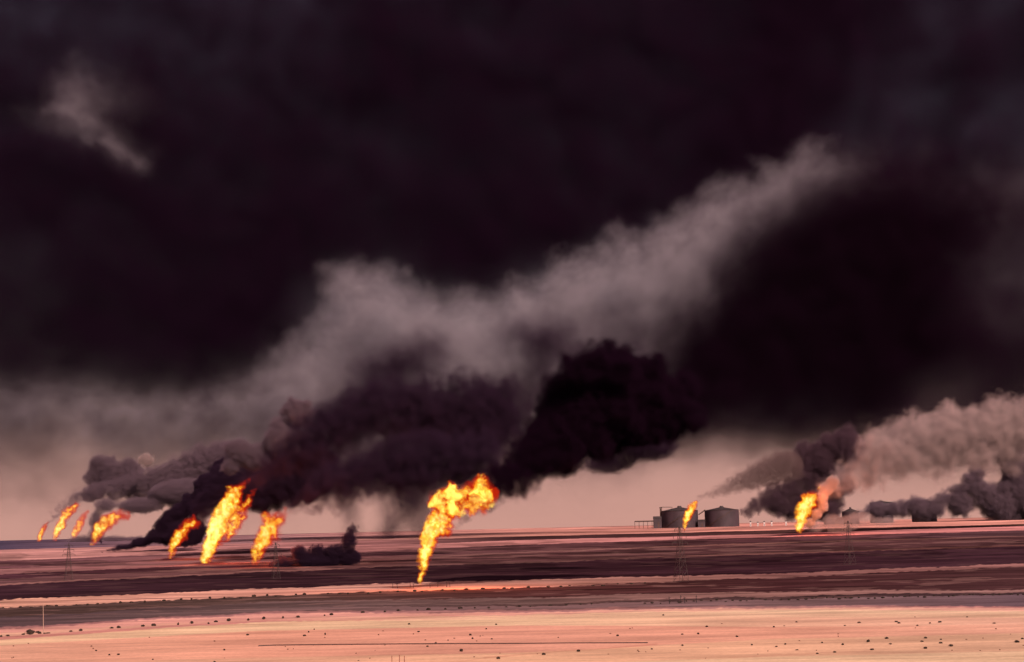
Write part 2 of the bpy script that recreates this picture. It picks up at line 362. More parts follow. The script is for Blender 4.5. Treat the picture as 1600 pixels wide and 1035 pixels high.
def flame_mat(name, R, tau, base, top, swirl=.7, cool=.35, bias=.2, nsc=.7, mute=0.0, cap=1.0):
    """emission and opacity follow the grid (0 to about 2); the gas cools from white yellow to red towards the tip, the lee side and the thin edges"""
    gain = tau/R; m = mat(name); t = m.node_tree; L = t.links.new
    o = N(t, 'ShaderNodeOutputMaterial'); at = N(t, 'ShaderNodeAttribute', attribute_name='density'); r = N(t, 'ShaderNodeValToRGB'); g = N(t, 'ShaderNodeNewGeometry')
    def mu(c): return tuple(v*(1-mute)+mute*q for v, q in zip(c, (.85, .22, .17)))
    els = r.color_ramp.elements
    els[0].position = 0.0; els[0].color = (*mu((.50, .018, .004)), 1); els[1].position = 1.0; els[1].color = (*mu((1.9, 1.58, .50)), 1)
    for p, c in ((.14, (.82, .05, .006)), (.32, (1.10, .27, .012)), (.50, (1.35, .66, .045)), (.72, (1.6, 1.10, .12))):
        e = els.new(p); e.color = (*mu(c), 1)
    n = N(t, 'ShaderNodeTexNoise'); n.inputs['Scale'].default_value = nsc/R; n.inputs['Detail'].default_value = 3; n.inputs['Roughness'].default_value = .6; n.inputs['Distortion'].default_value = .6
    L(g.outputs['Position'], n.inputs['Vector'])
    a = N(t, 'ShaderNodeMath', operation='MULTIPLY_ADD'); a.inputs[1].default_value = 1.0; L(at.outputs['Fac'], a.inputs[0])
    b = N(t, 'ShaderNodeMath', operation='MULTIPLY_ADD'); b.inputs[1].default_value = swirl*2; b.inputs[2].default_value = -swirl+bias-.38; L(n.outputs['Fac'], b.inputs[0]); L(b.outputs[0], a.inputs[2])
    v = N(t, 'ShaderNodeVectorMath', operation='SUBTRACT'); v.inputs[1].default_value = tuple(base); L(g.outputs['Position'], v.inputs[0])
    ax = top-base; d = N(t, 'ShaderNodeVectorMath', operation='DOT_PRODUCT'); lee = Vector((ax.z, 0, -ax.x)).normalized()
    k = ax/ax.length_squared*1.0 + lee*(.55/max(R, 1e-3)*.6); d.inputs[1].default_value = tuple(k); L(v.outputs[0], d.inputs[0])
    c = N(t, 'ShaderNodeMath', operation='MULTIPLY_ADD'); c.inputs[1].default_value = -cool-.08*(cool > 0); L(d.outputs['Value'], c.inputs[0]); L(a.outputs[0], c.inputs[2])
    cp = N(t, 'ShaderNodeMath', operation='MINIMUM'); cp.inputs[1].default_value = cap; L(c.outputs[0], cp.inputs[0]); L(cp.outputs[0], r.inputs[0])
    em = N(t, 'ShaderNodeEmission'); ab = N(t, 'ShaderNodeVolumeAbsorption'); ab.inputs['Color'].default_value = (0, 0, 0, 1)
    st = N(t, 'ShaderNodeMath', operation='MULTIPLY'); st.inputs[1].default_value = gain; L(at.outputs['Fac'], st.inputs[0])
    L(r.outputs[0], em.inputs[0]); L(st.outputs[0], em.inputs['Strength']); L(st.outputs[0], ab.inputs['Density'])
    ad = N(t, 'ShaderNodeAddShader'); L(em.outputs[0], ad.inputs[0]); L(ab.outputs[0], ad.inputs[1]); L(ad.outputs[0], o.inputs['Volume']); return m

def path_blobs(pts, Y0, dY=0.0, step=.45, puff=0.0, ydep=1.0, seed=0):
    """pts: (px, py, radius px) stations along the plume; the depth grows by dY metres per station. Balls between stations, small ones round them"""
    R = random.Random(seed); out = []
    st = [(W(x, y, Y0+dY*i), r*mpp(Y0+dY*i)) for i, (x, y, r) in enumerate(pts)]
    for i in range(len(st)):
        p, r = st[i]; out.append((p, r))
        if i+1 < len(st):
            q, s = st[i+1]; n = int((q-p).length/(step*(r+s)/2)); 
            for k in range(1, n+1):
                f = k/(n+1); out.append((p.lerp(q, f), r+(s-r)*f))
    res = []
    for p, r in out:
        res.append((p.x, p.y, p.z, r, r*ydep, r))
        if puff:
            for k in range(5):
                th = R.uniform(0, 6.28); ph = R.uniform(-.6, .6); rr = r*R.uniform(.28, .5)*puff
                res.append((p.x+math.cos(th)*math.cos(ph)*r*.92, p.y+math.sin(ph)*r*.9, p.z+math.sin(th)*math.cos(ph)*r*.92, rr, rr, rr))
    return res
def cloud_blobs(pts, Y0, ydep=1.0, seed=0, puff=0.0, jit=.35):
    "free balls (px, py, rx px [, rz px [, depth offset m]])"
    R = random.Random(seed); res = []
    for b in pts:
        x, y, rx = b[:3]; rz = b[3] if len(b) > 3 else rx; off = b[4] if len(b) > 4 else 0
        Y = Y0+off+R.uniform(-jit, jit)*rx*mpp(Y0); p = W(x, y, Y); s = mpp(Y)
        res.append((p.x, p.y, p.z, rx*s, (rx+rz)/2*s*ydep, rz*s))
        if puff:
            for k in range(8):
                th = R.uniform(0, 6.28); ph = R.uniform(-.7, .7); rr = min(rx, rz)*s*R.uniform(.25, .5)*puff
                res.append((p.x+math.cos(th)*math.cos(ph)*rx*s*.9, p.y+math.sin(ph)*rx*s*.8, p.z+math.sin(th)*math.cos(ph)*rz*s*.9, rr, rr, rr))
    return res

VEIL = veil_mat('thin_soot', (.03, .02, .025)); GLOWVEIL = veil_mat('thin_flame_edge', (.3, .06, .01))
def puffs(name, blobs, vmat, tau, label, cat, px_vox, Yref, band=.35, warp=.25, rough=.2, disp=.15, group=None, kind=None, seed=0, contrast=1.0, lo=.0, veil=VEIL, fs=1.0, hv=None, part='billows', fl=None, yc=2.0, det=3.5):
    """a body of smoke or flame; tau: optical depth over the typical ball radius; lengths below are fractions of that radius"""
    s = mpp(Yref); rs = sorted(b[3] for b in blobs if b[3] == b[3]); R = rs[int(len(rs)*(.75 if part != 'fire' else .95))]
    c = Vector((sum(b[0] for b in blobs)/len(blobs), sum(b[1] for b in blobs)/len(blobs), 0)); c.z = min(b[2]-b[5] for b in blobs)
    me = hull_mesh(blobs, hv or max(px_vox*s*1.3, R*.07), R*disp, 1.1/R, c, seed)
    ob = link(name, me, veil, loc=c); tag(ob, label, cat, group, kind)
    if vmat == 'flame':
        lo_b = min(blobs, key=lambda b: b[2]); hi_b = max(blobs, key=lambda b: b[2]+.5*b[0])
        vmat = flame_mat('flame', R, tau, Vector(lo_b[:3]), Vector(hi_b[:3]), **(fl or {})); tau = R
    grid_modifier(ob, vmat, tau/R, R*band, px_vox*s, R*warp, .55/R, R*rough, fs*1.6/R, lo=lo, contrast=contrast, part=part, ycoarse=1.2 if part == 'fire' else yc, det=det)
    return ob

# ------------------------------------------------------------------ the far smoke that fills the sky
def slab(name, fn, Y, half, vmat, sigma, kind, label=None, cat=None, vox=16, warp=60, wscale=1/500, fscale=1/160, contrast=.5, x0=-600, x1=2200, y0=-260, y1=850, cell=22, lo=.25):
    s = mpp(Y); nx = int((x1-x0)*s/cell); nz = int((y1-y0)*s/cell)
    gx = np.linspace(x0, x1, nx); gy = np.linspace(y0, y1, nz)
    PX, PY = np.meshgrid(gx, gy); T = fn(PX, PY)
    c = W(800, 700, Y); me = bpy.data.meshes.new(name); bm = bmesh.new(); lay = bm.verts.layers.float.new('thick')
    fr, bk = {}, {}
    def vert(i, j, side):
        d = fr if side < 0 else bk
        if (i, j) not in d:
            th = T[i, j]; dd = half*(.35+.65*min(1, th))*side; yy = Y+dd
            p = W(PX[i, j], PY[i, j], Y); v = bm.verts.new((p.x-c.x, yy-Y, p.z-c.z)); v[lay] = max(0., th); d[(i, j)] = v
        return d[(i, j)]
    on = lambda i, j: 0 <= i < nz-1 and 0 <= j < nx-1 and max(T[i, j], T[i+1, j], T[i, j+1], T[i+1, j+1]) > .03
    for i in range(nz-1):
        for j in range(nx-1):
            if not on(i, j): continue
            a = (i, j), (i, j+1), (i+1, j+1), (i+1, j)
            bm.faces.new([vert(*q, -1) for q in reversed(a)]); bm.faces.new([vert(*q, 1) for q in a])
            for (p, q, ni, nj) in ((a[0], a[1], i-1, j), (a[1], a[2], i, j+1), (a[2], a[3], i+1, j), (a[3], a[0], i, j-1)):
                if not on(ni, nj): bm.faces.new([vert(*p, -1), vert(*q, -1), vert(*q, 1), vert(*p, 1)])
    bmesh.ops.recalc_face_normals(bm, faces=bm.faces[:])
    bm.to_mesh(me); bm.free(); ob = link(name, me, VEIL, loc=c, smooth=True); tag(ob, label, cat, None, kind)
    grid_modifier(ob, vmat, sigma, half*.45, vox, warp, wscale, half*.25, fscale, attr=True, contrast=contrast, ycoarse=3.0, lo=lo)
    return ob
def blob(X, Y, cx, cy, rx, ry, rot=0, p=2):
    r = math.radians(rot); u = ((X-cx)*math.cos(r)+(Y-cy)*math.sin(r))/rx; v = (-(X-cx)*math.sin(r)+(Y-cy)*math.cos(r))/ry
    return np.exp(-(u*u+v*v)**(p/2))
def wobble(X, Y, seed, a, s): return (fbm2(X/s+50, Y/s+50, seed, 4, True)-.5)*2*a
EX = [-700, 0, 60, 120, 200, 300, 380, 430, 480, 504, 506, 530, 570, 610, 650, 700, 760, 820, 870, 930, 1000, 1040, 1080, 1150, 1200, 1230, 1265, 1300, 1330, 1400, 1500, 1600, 2300]
EY = [570, 565, 556, 556, 572, 588, 560, 540, 512, 485, 425, 406, 400, 404, 432, 452, 448, 430, 396, 366, 352, 338, 302, 280, 258, 228, 208, 206, 190, 196, 200, 200, 200]
DX = [-700, 1290, 1320, 1360, 1420, 1500, 1560, 1600, 2300]
def f_dark(X, Y):
    Xw = X+wobble(X, Y, 31, 34, 130)+wobble(X, Y, 71, 10, 40); Yw = Y+wobble(X, Y, 33, 34, 130)+wobble(X, Y, 73, 10, 40)
    e = np.interp(X, EX, EY)+np.interp(X, DX, [0, 0, 60, 220, 330, 360, 360, 340, 340])
    t = smooth((e+115-Yw)/130)
    k = 1.0-.28*blob(X, Y, 60, 20, 420, 190, 10)-.10*blob(X, Y, 1500, 60, 420, 120, 0)-.14*blob(X, Y, 800, -40, 700, 160)-.2*blob(X, Y, 60, 420, 200, 160)
    k = np.where(X > 1200, k*np.interp(X, [1200, 1340, 1450, 1560, 1700], [1, .6, .46, .27, .22])*np.interp(Y, [150, 220], [1.35, 1]), k)
    k = k*(1+wobble(X, Y, 35, .14, 170)+wobble((X+Y*1.2)/4, (Y-X*.35)*1.2, 38, .22, 60)+wobble(X, Y, 36, .07, 50))
    lowy = np.interp(X, [-700, 0, 200, 500, 850, 1000, 1200, 1400, 1600, 2300], [850, 850, 850, 835, 770, 745, 785, 800, 830, 830])
    b = np.interp(X, [-700, 0, 300, 800, 1200, 1600], [.66, .66, .62, .42, 1.0, .74])*smooth((lowy-Yw)/np.interp(X, [0, 400, 1000, 1200, 1600], [215, 170, 110, 120, 230]))*(1+wobble(X, Y, 37, .5, 110))
    return np.maximum(t*k, b)
def f_pale(X, Y):
    Xw = X+wobble(X, Y, 41, 20, 90)+wobble(X, Y, 42, 16, 34)+wobble(X, Y, 49, 7, 13); Yw = Y+wobble(X, Y, 43, 18, 90)+wobble(X, Y, 44, 16, 34)+wobble(X, Y, 50, 7, 13)
    e = np.interp(Xw, EX, EY)
    up = smooth((Yw-e+8)/np.interp(X, [0, 400, 500, 700, 1300, 1400], [60, 50, 10, 24, 22, 120]))
    lowy = np.interp(X, [-700, 0, 150, 300, 500, 800, 900, 1100, 1250, 1400, 1600, 2300], [760, 745, 770, 800, 815, 800, 760, 730, 740, 720, 730, 730])
    dn = smooth((lowy-Yw)/np.interp(X, [0, 400, 1000, 1600], [90, 160, 90, 120]))
    k = np.interp(X, [-700, 0, 200, 400, 500, 900, 1250, 1310, 1400, 1600, 2300], [.40, .40, .44, .6, 1.05, 1.05, 1, .40, .12, .10, .10])
    k = k*np.interp(Y, [0, 500, 640, 760], [1.1, 1.0, .75, .5])*np.interp(X, [380, 470, 1250, 1320], [1, 0, 0, 1]) + k*(.62+.9*np.exp(-((Yw-e-42)/55)**2))*np.interp(X, [380, 470, 1250, 1320], [0, 1, 1, 0])
    t = up*dn*k
    t = t*(1-.85*smooth((X-1030)/90)*smooth((Y-500)/80))
    # thin pale veil high on the left
    Xv = X+wobble(X, Y, 47, 12, 50); Yv = Y+wobble(X, Y, 48, 12, 50); a = .75*blob(Xv, Yv, 118, 203, 80, 13, 14)+.6*blob(Xv, Yv, 190, 238, 36, 20, 30)+.5*blob(Xv, Yv, 112, 160, 34, 46, 8)+.3*blob(Xv, Yv, 130, 105, 12, 30, 10)+.10*blob(Xv, Yv, 170, 150, 70, 50)
    return np.maximum(t*np.clip(1+wobble(X, Y, 45, .55, 90)+wobble(X, Y, 46, .6, 34), .1, 2), a*1.1)
def f_mass(X, Y):
    Xw = X+wobble(X, Y, 51, 26, 110)+wobble(X, Y, 52, 10, 35); Yw = Y+wobble(X, Y, 53, 26, 110)+wobble(X, Y, 54, 10, 35)
    a = 1.3*blob(Xw, Yw, 1090, 640, 130, 80, -18, 3)+.6*blob(Xw, Yw, 1000, 715, 100, 34, -18, 3)+1.1*blob(Xw, Yw, 1095, 535, 95, 78, -38, 3)+1.5*blob(Xw, Yw, 1290, 470, 215, 190, -35, 5)+1.3*blob(Xw, Yw, 1150, 560, 150, 90, -20, 4)+.7*blob(Xw, Yw, 1420, 330, 150, 90, 10, 4)+.8*blob(Xw, Yw, 1420, 540, 140, 90, 10, 4)
    g = smooth((Yw-225)/60)*smooth((X-1340)/150)*smooth((700-Yw)/160)*.30
    return np.clip(a, 0, 1.5)+g

BLACK = smoke_mat('black_oil_smoke', (.022, .006, .018))
PALLM = smoke_mat('pall_smoke', (.034, .011, .033))
SOOT = smoke_mat('sooty_smoke', (.055, .024, .052))
DUSK = smoke_mat('grey_purple_smoke', (.30, .18, .235))
TREE = smoke_mat('dim_purple_smoke', (.17, .085, .12))
BROWN = smoke_mat('thin_brown_smoke', (.30, .165, .17))
PALE = smoke_mat('pale_grey_smoke', (.72, .57, .68))
PINK = smoke_mat('pinkish_white_smoke', (.90, .57, .57))

slab('dark_smoke_pall', f_dark, 7600, 380, PALLM, 7.5/760, 'stuff', 'black smoke pall filling the top of the sky', None, vox=22, contrast=.35)
slab('pale_smoke_bank', f_pale, 6500, 300, PALE, 3.2/600, 'stuff', 'pale grey lit smoke bank rising to the right under the black pall', None, vox=10, warp=26, wscale=1/180, fscale=1/80, contrast=.8, cell=14)
slab('black_smoke_mass', f_mass, 5400, 300, BLACK, 5.0/600, 'stuff', 'huge black smoke mass hanging over the right half', None, vox=12, warp=36, wscale=1/220, fscale=1/90, contrast=.6, cell=16)

def f_drift(X, Y):
    Xw = X+wobble(X, Y, 61, 22, 80)+wobble(X, Y, 62, 9, 26); Yw = Y+wobble(X, Y, 63, 22, 80)+wobble(X, Y, 64, 9, 26)
    a = .8*blob(Xw, Yw, 505, 675, 150, 46, -38, 3)+.8*blob(Xw, Yw, 690, 690, 170, 70, -22, 3)+.8*blob(Xw, Yw, 600, 755, 150, 42, 0, 4)+1.3*blob(Xw, Yw, 620, 557, 85, 36, -12, 3)+1.1*blob(Xw, Yw, 842, 522, 62, 38, 8, 3)+.35*blob(Xw, Yw, 470, 648, 34, 22, 0, 3)
    a = a+.42*blob(Xw, Yw, 700, 670, 330, 120, -14, 4)+.35*blob(Xw, Yw, 930, 640, 160, 120, -20, 3)
    c = 1.0*blob(Xw, Y, 600, 812, 24, 48, 0, 4)+.8*blob(Xw, Y, 552, 826, 13, 40, 12, 4)+.9*blob(Xw, Y, 655, 805, 34, 46, 0, 4)+.4*blob(Xw, Y, 540, 795, 20, 36, 0, 4)+.35*blob(Xw, Y, 625, 830, 9, 30, 0, 4)
    g = (1-.95*blob(X, Y, 577, 810, 14, 30, 0, 4))*(1-.85*blob(Xw, Y, 497, 820, 30, 22, 0, 4))
    return np.clip((a+1.4*c)*g*(1+wobble(X, Y, 65, .6, 34)), 0, 1.5)
slab('drifting_smoke', f_drift, 3300, 90, SOOT, 3.4/180, 'stuff', 'dark drifting smoke merged from the near left flames, hanging in streaks', None, vox=5, warp=12, wscale=1/110, fscale=1/34, contrast=.9, x0=280, x1=1020, y0=430, y1=858, cell=9, lo=.05)

# ------------------------------------------------------------------ smoke of each well
PG = 'smoke plumes of the burning wells'
YA = WP['A'].y; YB = WP['B'].y; YC = WP['C'].y; YD = WP['D'].y; YE = WP['E'].y; YF = WP['F1'].y; YG = WP['G'].y; YH = WP['H'].y
puffs('smoke_plume', path_blobs([(760, 764, 17), (786, 754, 26), (815, 732, 34), (850, 702, 46), (890, 672, 62), (925, 640, 74), (955, 612, 72), (985, 632, 72), (1030, 640, 60)], YA+8, 12, puff=1, seed=1)
      + cloud_blobs([(722, 812, 9), (735, 806, 8), (711, 826, 7), (748, 800, 9), (764, 792, 9), (780, 785, 10), (800, 772, 13), (830, 760, 12), (900, 575, 30), (935, 562, 26), (975, 575, 28)], YA+30, puff=1, seed=5),
      BLACK, 3.0, 'dense black smoke plume rolling right from the tallest central flame', 'smoke plume', 2.6, YA, group=PG, seed=1, band=.65, rough=.5, warp=.4, fs=.8, disp=.25)
puffs('smoke_plume', cloud_blobs([(1010, 700, 54, 24), (950, 725, 46, 18), (1000, 670, 60, 36)], 1500, seed=8, puff=.7),
      SOOT, .8, 'soft black underside of smoke trailing right above the bare horizon', 'smoke plume', 3, 1500, group=PG, seed=2, band=.95, rough=.8, warp=.6, contrast=1.8)
puffs('smoke_plume', path_blobs([(392, 762, 14), (405, 742, 22), (430, 722, 30), (470, 702, 40), (505, 676, 46), (545, 655, 46), (590, 640, 50), (640, 640, 56), (700, 650, 60), (760, 650, 64)], YB, 10, puff=.9, seed=11),
      SOOT, 1.2, 'black smoke plume streaming right from the tall leaning flame of the near left group', 'smoke plume', 2.4, YB, group=PG, seed=3, band=.9, rough=.8, warp=.55, contrast=1.7, fs=.7, disp=.3)
puffs('smoke_plume', cloud_blobs([(375, 705, 22), (400, 715, 24), (362, 728, 16), (440, 690, 30), (470, 650, 22), (455, 640, 16)], YB+120, puff=1, seed=12),
      DUSK, 2.6, 'grey billows curling up behind the tip of the tall leaning flame', 'smoke plume', 2.2, YB, group=PG, seed=4, band=.45, rough=.35, warp=.3)
puffs('smoke_plume', path_blobs([(305, 815, 12), (318, 790, 20), (345, 770, 26), (350, 750, 24), (400, 770, 34), (440, 750, 40), (490, 735, 44)], YC+30, 8, puff=1, seed=13),
      SOOT, 2.8, 'dark smoke plume rising behind the small flame left of the tall leaning one', 'smoke plume', 2.2, YC, group=PG, seed=5, band=.45, rough=.35, warp=.3)
puffs('smoke_plume', cloud_blobs([(262, 812, 13), (250, 822, 11), (280, 800, 15), (300, 790, 18), (325, 760, 22), (350, 740, 22), (240, 838, 14, 10), (255, 838, 14, 14), (220, 848, 18, 8), (195, 855, 18, 5), (280, 835, 22, 20), (300, 830, 22, 20), (175, 860, 14, 2.5)], YC+260, puff=.9, seed=14),
      SOOT, 3.5, 'low black smoke creeping left along the ground into a thin tail', 'smoke plume', 1.8, YC, group=PG, seed=6, band=.6, rough=.45, warp=.35, hv=4)
puffs('smoke_plume', path_blobs([(448, 800, 10), (470, 785, 20), (510, 765, 34), (560, 745, 42), (620, 730, 50), (690, 715, 48), (750, 715, 46)], YD+10, 10, puff=.9, seed=15),
      SOOT, 1.1, 'black smoke plume drifting right from the broad flame third of the near left group', 'smoke plume', 2.4, YD, group=PG, seed=7, band=.95, rough=.85, warp=.6, contrast=1.8, fs=.7, disp=.3)
puffs('smoke_plume', cloud_blobs([(445, 880, 16, 10), (470, 866, 14, 14), (497, 862, 13, 13), (524, 864, 16, 15), (545, 846, 13, 16), (552, 828, 9, 10), (500, 878, 40, 12), (545, 872, 22, 14), (430, 884, 12, 7)], YD-40, puff=1, seed=16),
      SOOT, 1.8, 'low black smoke billows on the ground right of the broad third flame', 'smoke plume', 1.7, YD, group=PG, seed=8, band=.95, rough=.8, warp=.55, contrast=2.0, disp=.3)
# left far group
puffs('smoke_plume', path_blobs([(76, 822, 4), (84, 806, 6), (100, 790, 8), (122, 776, 11), (150, 768, 15), (185, 765, 20), (230, 758, 26), (290, 745, 34), (350, 725, 40)], YF+30, 10, puff=.8, seed=21),
      DUSK, 1.2, 'grey purple smoke plume blown right from the far left flames', 'smoke plume', 1.6, YF, group=PG, seed=11, band=.95, rough=.9, warp=.6, contrast=1.8, fs=.8, disp=.3)
puffs('smoke_plume', cloud_blobs([(160, 733, 20, 20), (150, 742, 17), (172, 725, 14), (155, 722, 13), (175, 745, 20), (200, 740, 25), (150, 765, 16), (140, 775, 12)], YF+160, puff=1, seed=22),
      DUSK, 2.0, 'round grey purple smoke head above the far left flames', 'smoke plume', 1.6, YF, group=PG, seed=12, band=.6, rough=.5, warp=.35)
puffs('smoke_plume', cloud_blobs([(125, 848, 22, 12), (150, 838, 14, 14), (180, 842, 24, 6), (150, 815, 12, 20), (165, 790, 20, 12), (220, 790, 40, 14), (290, 770, 60, 24), (220, 842, 30, 5)], YF-300, seed=23, puff=.8),
      DUSK, .7, 'smoky grey haze lying low round the flame right of the far left three', 'smoke plume', 1.8, YF, group=PG, seed=13, band=1, rough=.9, warp=.7, contrast=1.8)
puffs('smoke_puff', cloud_blobs([(228, 716, 8), (236, 719, 6), (221, 720, 6), (230, 724, 9, 6)], 4100, puff=1, seed=24),
      PINK, 2.2, 'small pale sunlit smoke puff floating above the left plumes', 'smoke puff', 1.3, 4100, seed=14, band=.9, rough=.8, warp=.8, disp=.6)
# right group
puffs('smoke_plume', path_blobs([(1088, 782, 3), (1098, 775, 6), (1112, 772, 8), (1135, 764, 12), (1160, 752, 18), (1195, 740, 24), (1230, 728, 28)], YG, 12, puff=.7, seed=31),
      BROWN, .34, 'thin brown smoke plume trailing from the small flame between the tanks', 'smoke plume', 1.8, YG, group=PG, seed=15, band=.95, rough=.9, warp=.7, contrast=2.0)
puffs('smoke_plume', cloud_blobs([(1168, 800, 12), (1180, 790, 15), (1195, 775, 13), (1205, 765, 13), (1212, 758, 10), (1215, 785, 24), (1235, 795, 22), (1240, 765, 20), (1262, 745, 24), (1260, 725, 20), (1270, 785, 30), (1255, 705, 18), (1290, 795, 26), (1282, 720, 34), (1300, 750, 34), (1320, 700, 34)], YG+900, puff=1, seed=32),
      TREE, 2.0, 'dark crouching smoke cloud standing right behind the storage tanks', 'smoke plume', 1.7, YG+900, group=PG, seed=16, band=.7, rough=.5, warp=.35)
puffs('smoke_plume', path_blobs([(1282, 778, 12), (1296, 762, 17), (1316, 750, 24), (1345, 738, 34), (1378, 716, 42), (1405, 708, 44), (1450, 698, 48), (1510, 682, 52), (1580, 678, 52), (1660, 664, 58)], YH+10, 8, puff=1, seed=33)
      + cloud_blobs([(1383, 678, 18), (1395, 690, 22), (1440, 664, 26), (1458, 672, 26)], YH+200, puff=1, seed=34),
      PINK, .95, 'pinkish white smoke plume billowing right from the bright right hand flame', 'smoke plume', 2.2, YH, group=PG, seed=17, band=.9, rough=.75, warp=.5, contrast=1.6, fs=.8, disp=.25)
puffs('smoke_plume', cloud_blobs([(1524, 741, 15, 17), (1520, 757, 20), (1495, 768, 14), (1540, 775, 24), (1500, 785, 24), (1475, 780, 14), (1465, 792, 16), (1436, 794, 28, 19), (1405, 796, 24, 15), (1372, 797, 24, 15), (1345, 803, 14, 8), (1450, 800, 30, 12), (1565, 790, 30), (1600, 770, 40), (1590, 730, 30, 34), (1575, 712, 24, 16), (1640, 740, 50)], YG+500, puff=1, seed=35),
      DUSK, 2.6, 'heaped grey blue smoke clouds low along the right horizon', 'smoke plume', 1.8, YG+500, group=PG, seed=18, band=.7, rough=.5, warp=.35)
puffs('smoke_plume', cloud_blobs([(1275, 822, 16, 12), (1300, 815, 18, 14), (1325, 818, 20, 14), (1345, 810, 24, 12), (1380, 815, 24, 8), (1310, 832, 20, 5)], YH+40, seed=36, puff=.7),
      PINK, .13, 'faint pink smoke drifting over the ground right of the bright right hand flame', 'smoke plume', 1.8, YH, group=PG, seed=19, band=.9, rough=.6, warp=.5)

# ------------------------------------------------------------------ flames
FG = 'burning well flames'

def flame(k, blobs, Y, vox, label, seed, **kw):
    d = dict(band=.62, warp=.30, rough=.38, disp=.26, contrast=.7, fs=.8, lo=.2, det=3)
    gw = kw.pop('grow', 1.06); nt_ = kw.pop('tongues', 26); Rt = random.Random(seed*3+1)
    zs = sorted(b[2] for b in blobs); z0, z1 = zs[0], zs[-1]; tg = []
    for k_ in range(nt_):        # licking tongues torn off the column, longer on the lee side and near the tip
        b = Rt.choice(blobs); f = (b[2]-z0)/(z1-z0+1e-6)
        if f < .2: continue
        lee_ = Rt.random() < .68; a_ = Rt.uniform(-.2, 1.1) if lee_ else Rt.uniform(2.2, 3.5)
        p_ = Vector((b[0]+math.cos(a_)*b[3]*.85, b[1]+Rt.uniform(-.6, .6)*b[3], b[2]+math.sin(a_)*b[3]*.85))
        up_ = Vector((Rt.uniform(.25, .8) if lee_ else Rt.uniform(-.05, .35), 0, 1)).normalized(); rm_ = 2.4*vox*mpp(Y); r_ = max(rm_, b[3]*Rt.uniform(.18, .34))
        if r_ > b[3]*.8: continue
        for q_ in range(4):
            tg.append((p_.x, p_.y, p_.z, r_, r_, r_*1.15)); p_ = p_+up_*r_*1.1; r_ = max(rm_*.85, r_*.78); up_ = (up_+Vector((Rt.uniform(-.1, .35), 0, Rt.uniform(-.1, .1)))).normalized()
    blobs = list(blobs)+tg
    zf = lambda z_: gw*(1.10+.75*max(0, 1-(z_-z0)/(.30*(z1-z0)+1e-6))**1.2)      # a stout root where the jet leaves the well
    blobs = [(x_, y_, z_, a_*zf(z_), b_*zf(z_), c_*zf(z_)) for x_, y_, z_, a_, b_, c_ in blobs]; d.update(kw)
    if 'tau' not in d: d['tau'] = 2.8
    return puffs('flame', blobs, 'flame', label=label, cat='flame', px_vox=vox, Yref=Y, group=FG, veil=GLOWVEIL, part='fire', seed=seed, **d)
jet = flame('A', path_blobs([(656, 918, 1.5), (657, 908, 3.2), (659, 897, 5.5), (661, 884, 7.5), (664, 868, 10.5), (668, 853, 12.5), (672, 838, 14.5), (679, 823, 16.5), (688, 810, 18)], YA, 0, puff=.6, seed=40)
      + cloud_blobs([(705, 800, 14, 8), (694, 832, 14, 9), (702, 822, 9, 6)], YA, seed=41),
      YA, .7, 'tallest flame in the centre, a narrow jet under a rolling orange fireball head', 40, contrast=.8, band=.6, tau=4, lo=.25, grow=1.02, tongues=16, warp=.28, rough=.4, disp=.25, fl=dict(swirl=.5, cool=.30, bias=.42))
head = flame('A2', cloud_blobs([(680, 784, 11), (690, 778, 12), (704, 774, 15), (718, 784, 16), (728, 776, 14), (742, 768, 15), (752, 760, 15), (757, 776, 17), (750, 788, 14), (735, 790, 14), (712, 792, 12), (700, 766, 8), (753, 750, 8), (768, 768, 9), (692, 796, 11), (708, 799, 11)], YA-4, seed=42, puff=.9),
      YA, .8, 'rolling orange fireball head blown right on top of the tallest central flame', 41, contrast=1.2, band=.62, fs=.7, tau=4.5, warp=.35, grow=1.16, lo=.08, fl=dict(swirl=2.3, cool=.05, bias=.16, nsc=.75, cap=.80))
head.name = 'fireball'; head.parent = jet; head.location = head.location-jet.location
for k_ in ('label', 'category', 'group'): del head[k_]
flame('B', path_blobs([(321, 880, 2.5), (323, 872, 6), (326, 862, 8), (331, 850, 11), (337, 836, 13), (341, 822, 14.5), (349, 806, 15.5), (357, 792, 15), (365, 778, 13), (373, 766, 9), (380, 757, 6)], YB, 0, puff=.45, seed=43)
      + cloud_blobs([(388, 752, 3, 5), (360, 764, 7), (350, 790, 8), (336, 815, 7)], YB+4, seed=44, puff=.5)
      + path_blobs([(346, 850, 4), (356, 838, 7), (366, 824, 9), (375, 807, 9.5), (384, 791, 7.5), (391, 778, 5.5), (397, 767, 3), (401, 759, 1.5)], YB+10, 0, puff=.8, seed=58),
      YB, .85, 'tall slender flame leaning right, tallest of the near left group', 42, contrast=.7, fl=dict(swirl=.8, cool=.42, bias=.42))
flame('C', path_blobs([(266, 873, 2.2), (268, 865, 4.5), (271, 855, 7), (276, 845, 9), (283, 836, 10), (288, 827, 9), (293, 820, 9.5), (302, 818, 9)], YC, 0, puff=.45, seed=45)
      + cloud_blobs([(310, 822, 5), (303, 812, 5), (290, 840, 5)], YC, seed=46, puff=.6), YC, .75, 'small curled flame left of the tall leaning flame', 43, fl=dict(swirl=.5, cool=.35, bias=.3))
flame('D', path_blobs([(397.5, 884, 2.5), (399, 875, 5.5), (403, 864, 9), (409, 852, 12), (415, 840, 14.5), (421, 828, 15), (425, 816, 15), (436, 812, 13)], YD, 0, puff=.45, seed=47)
      + cloud_blobs([(418, 812, 11), (444, 806, 6, 7), (446, 798, 4), (432, 838, 9)], YD, seed=48, puff=.6), YD, .8, 'broad flame with a forked head right of the tall leaning flame', 44, fl=dict(swirl=.45, cool=.35, bias=.25))
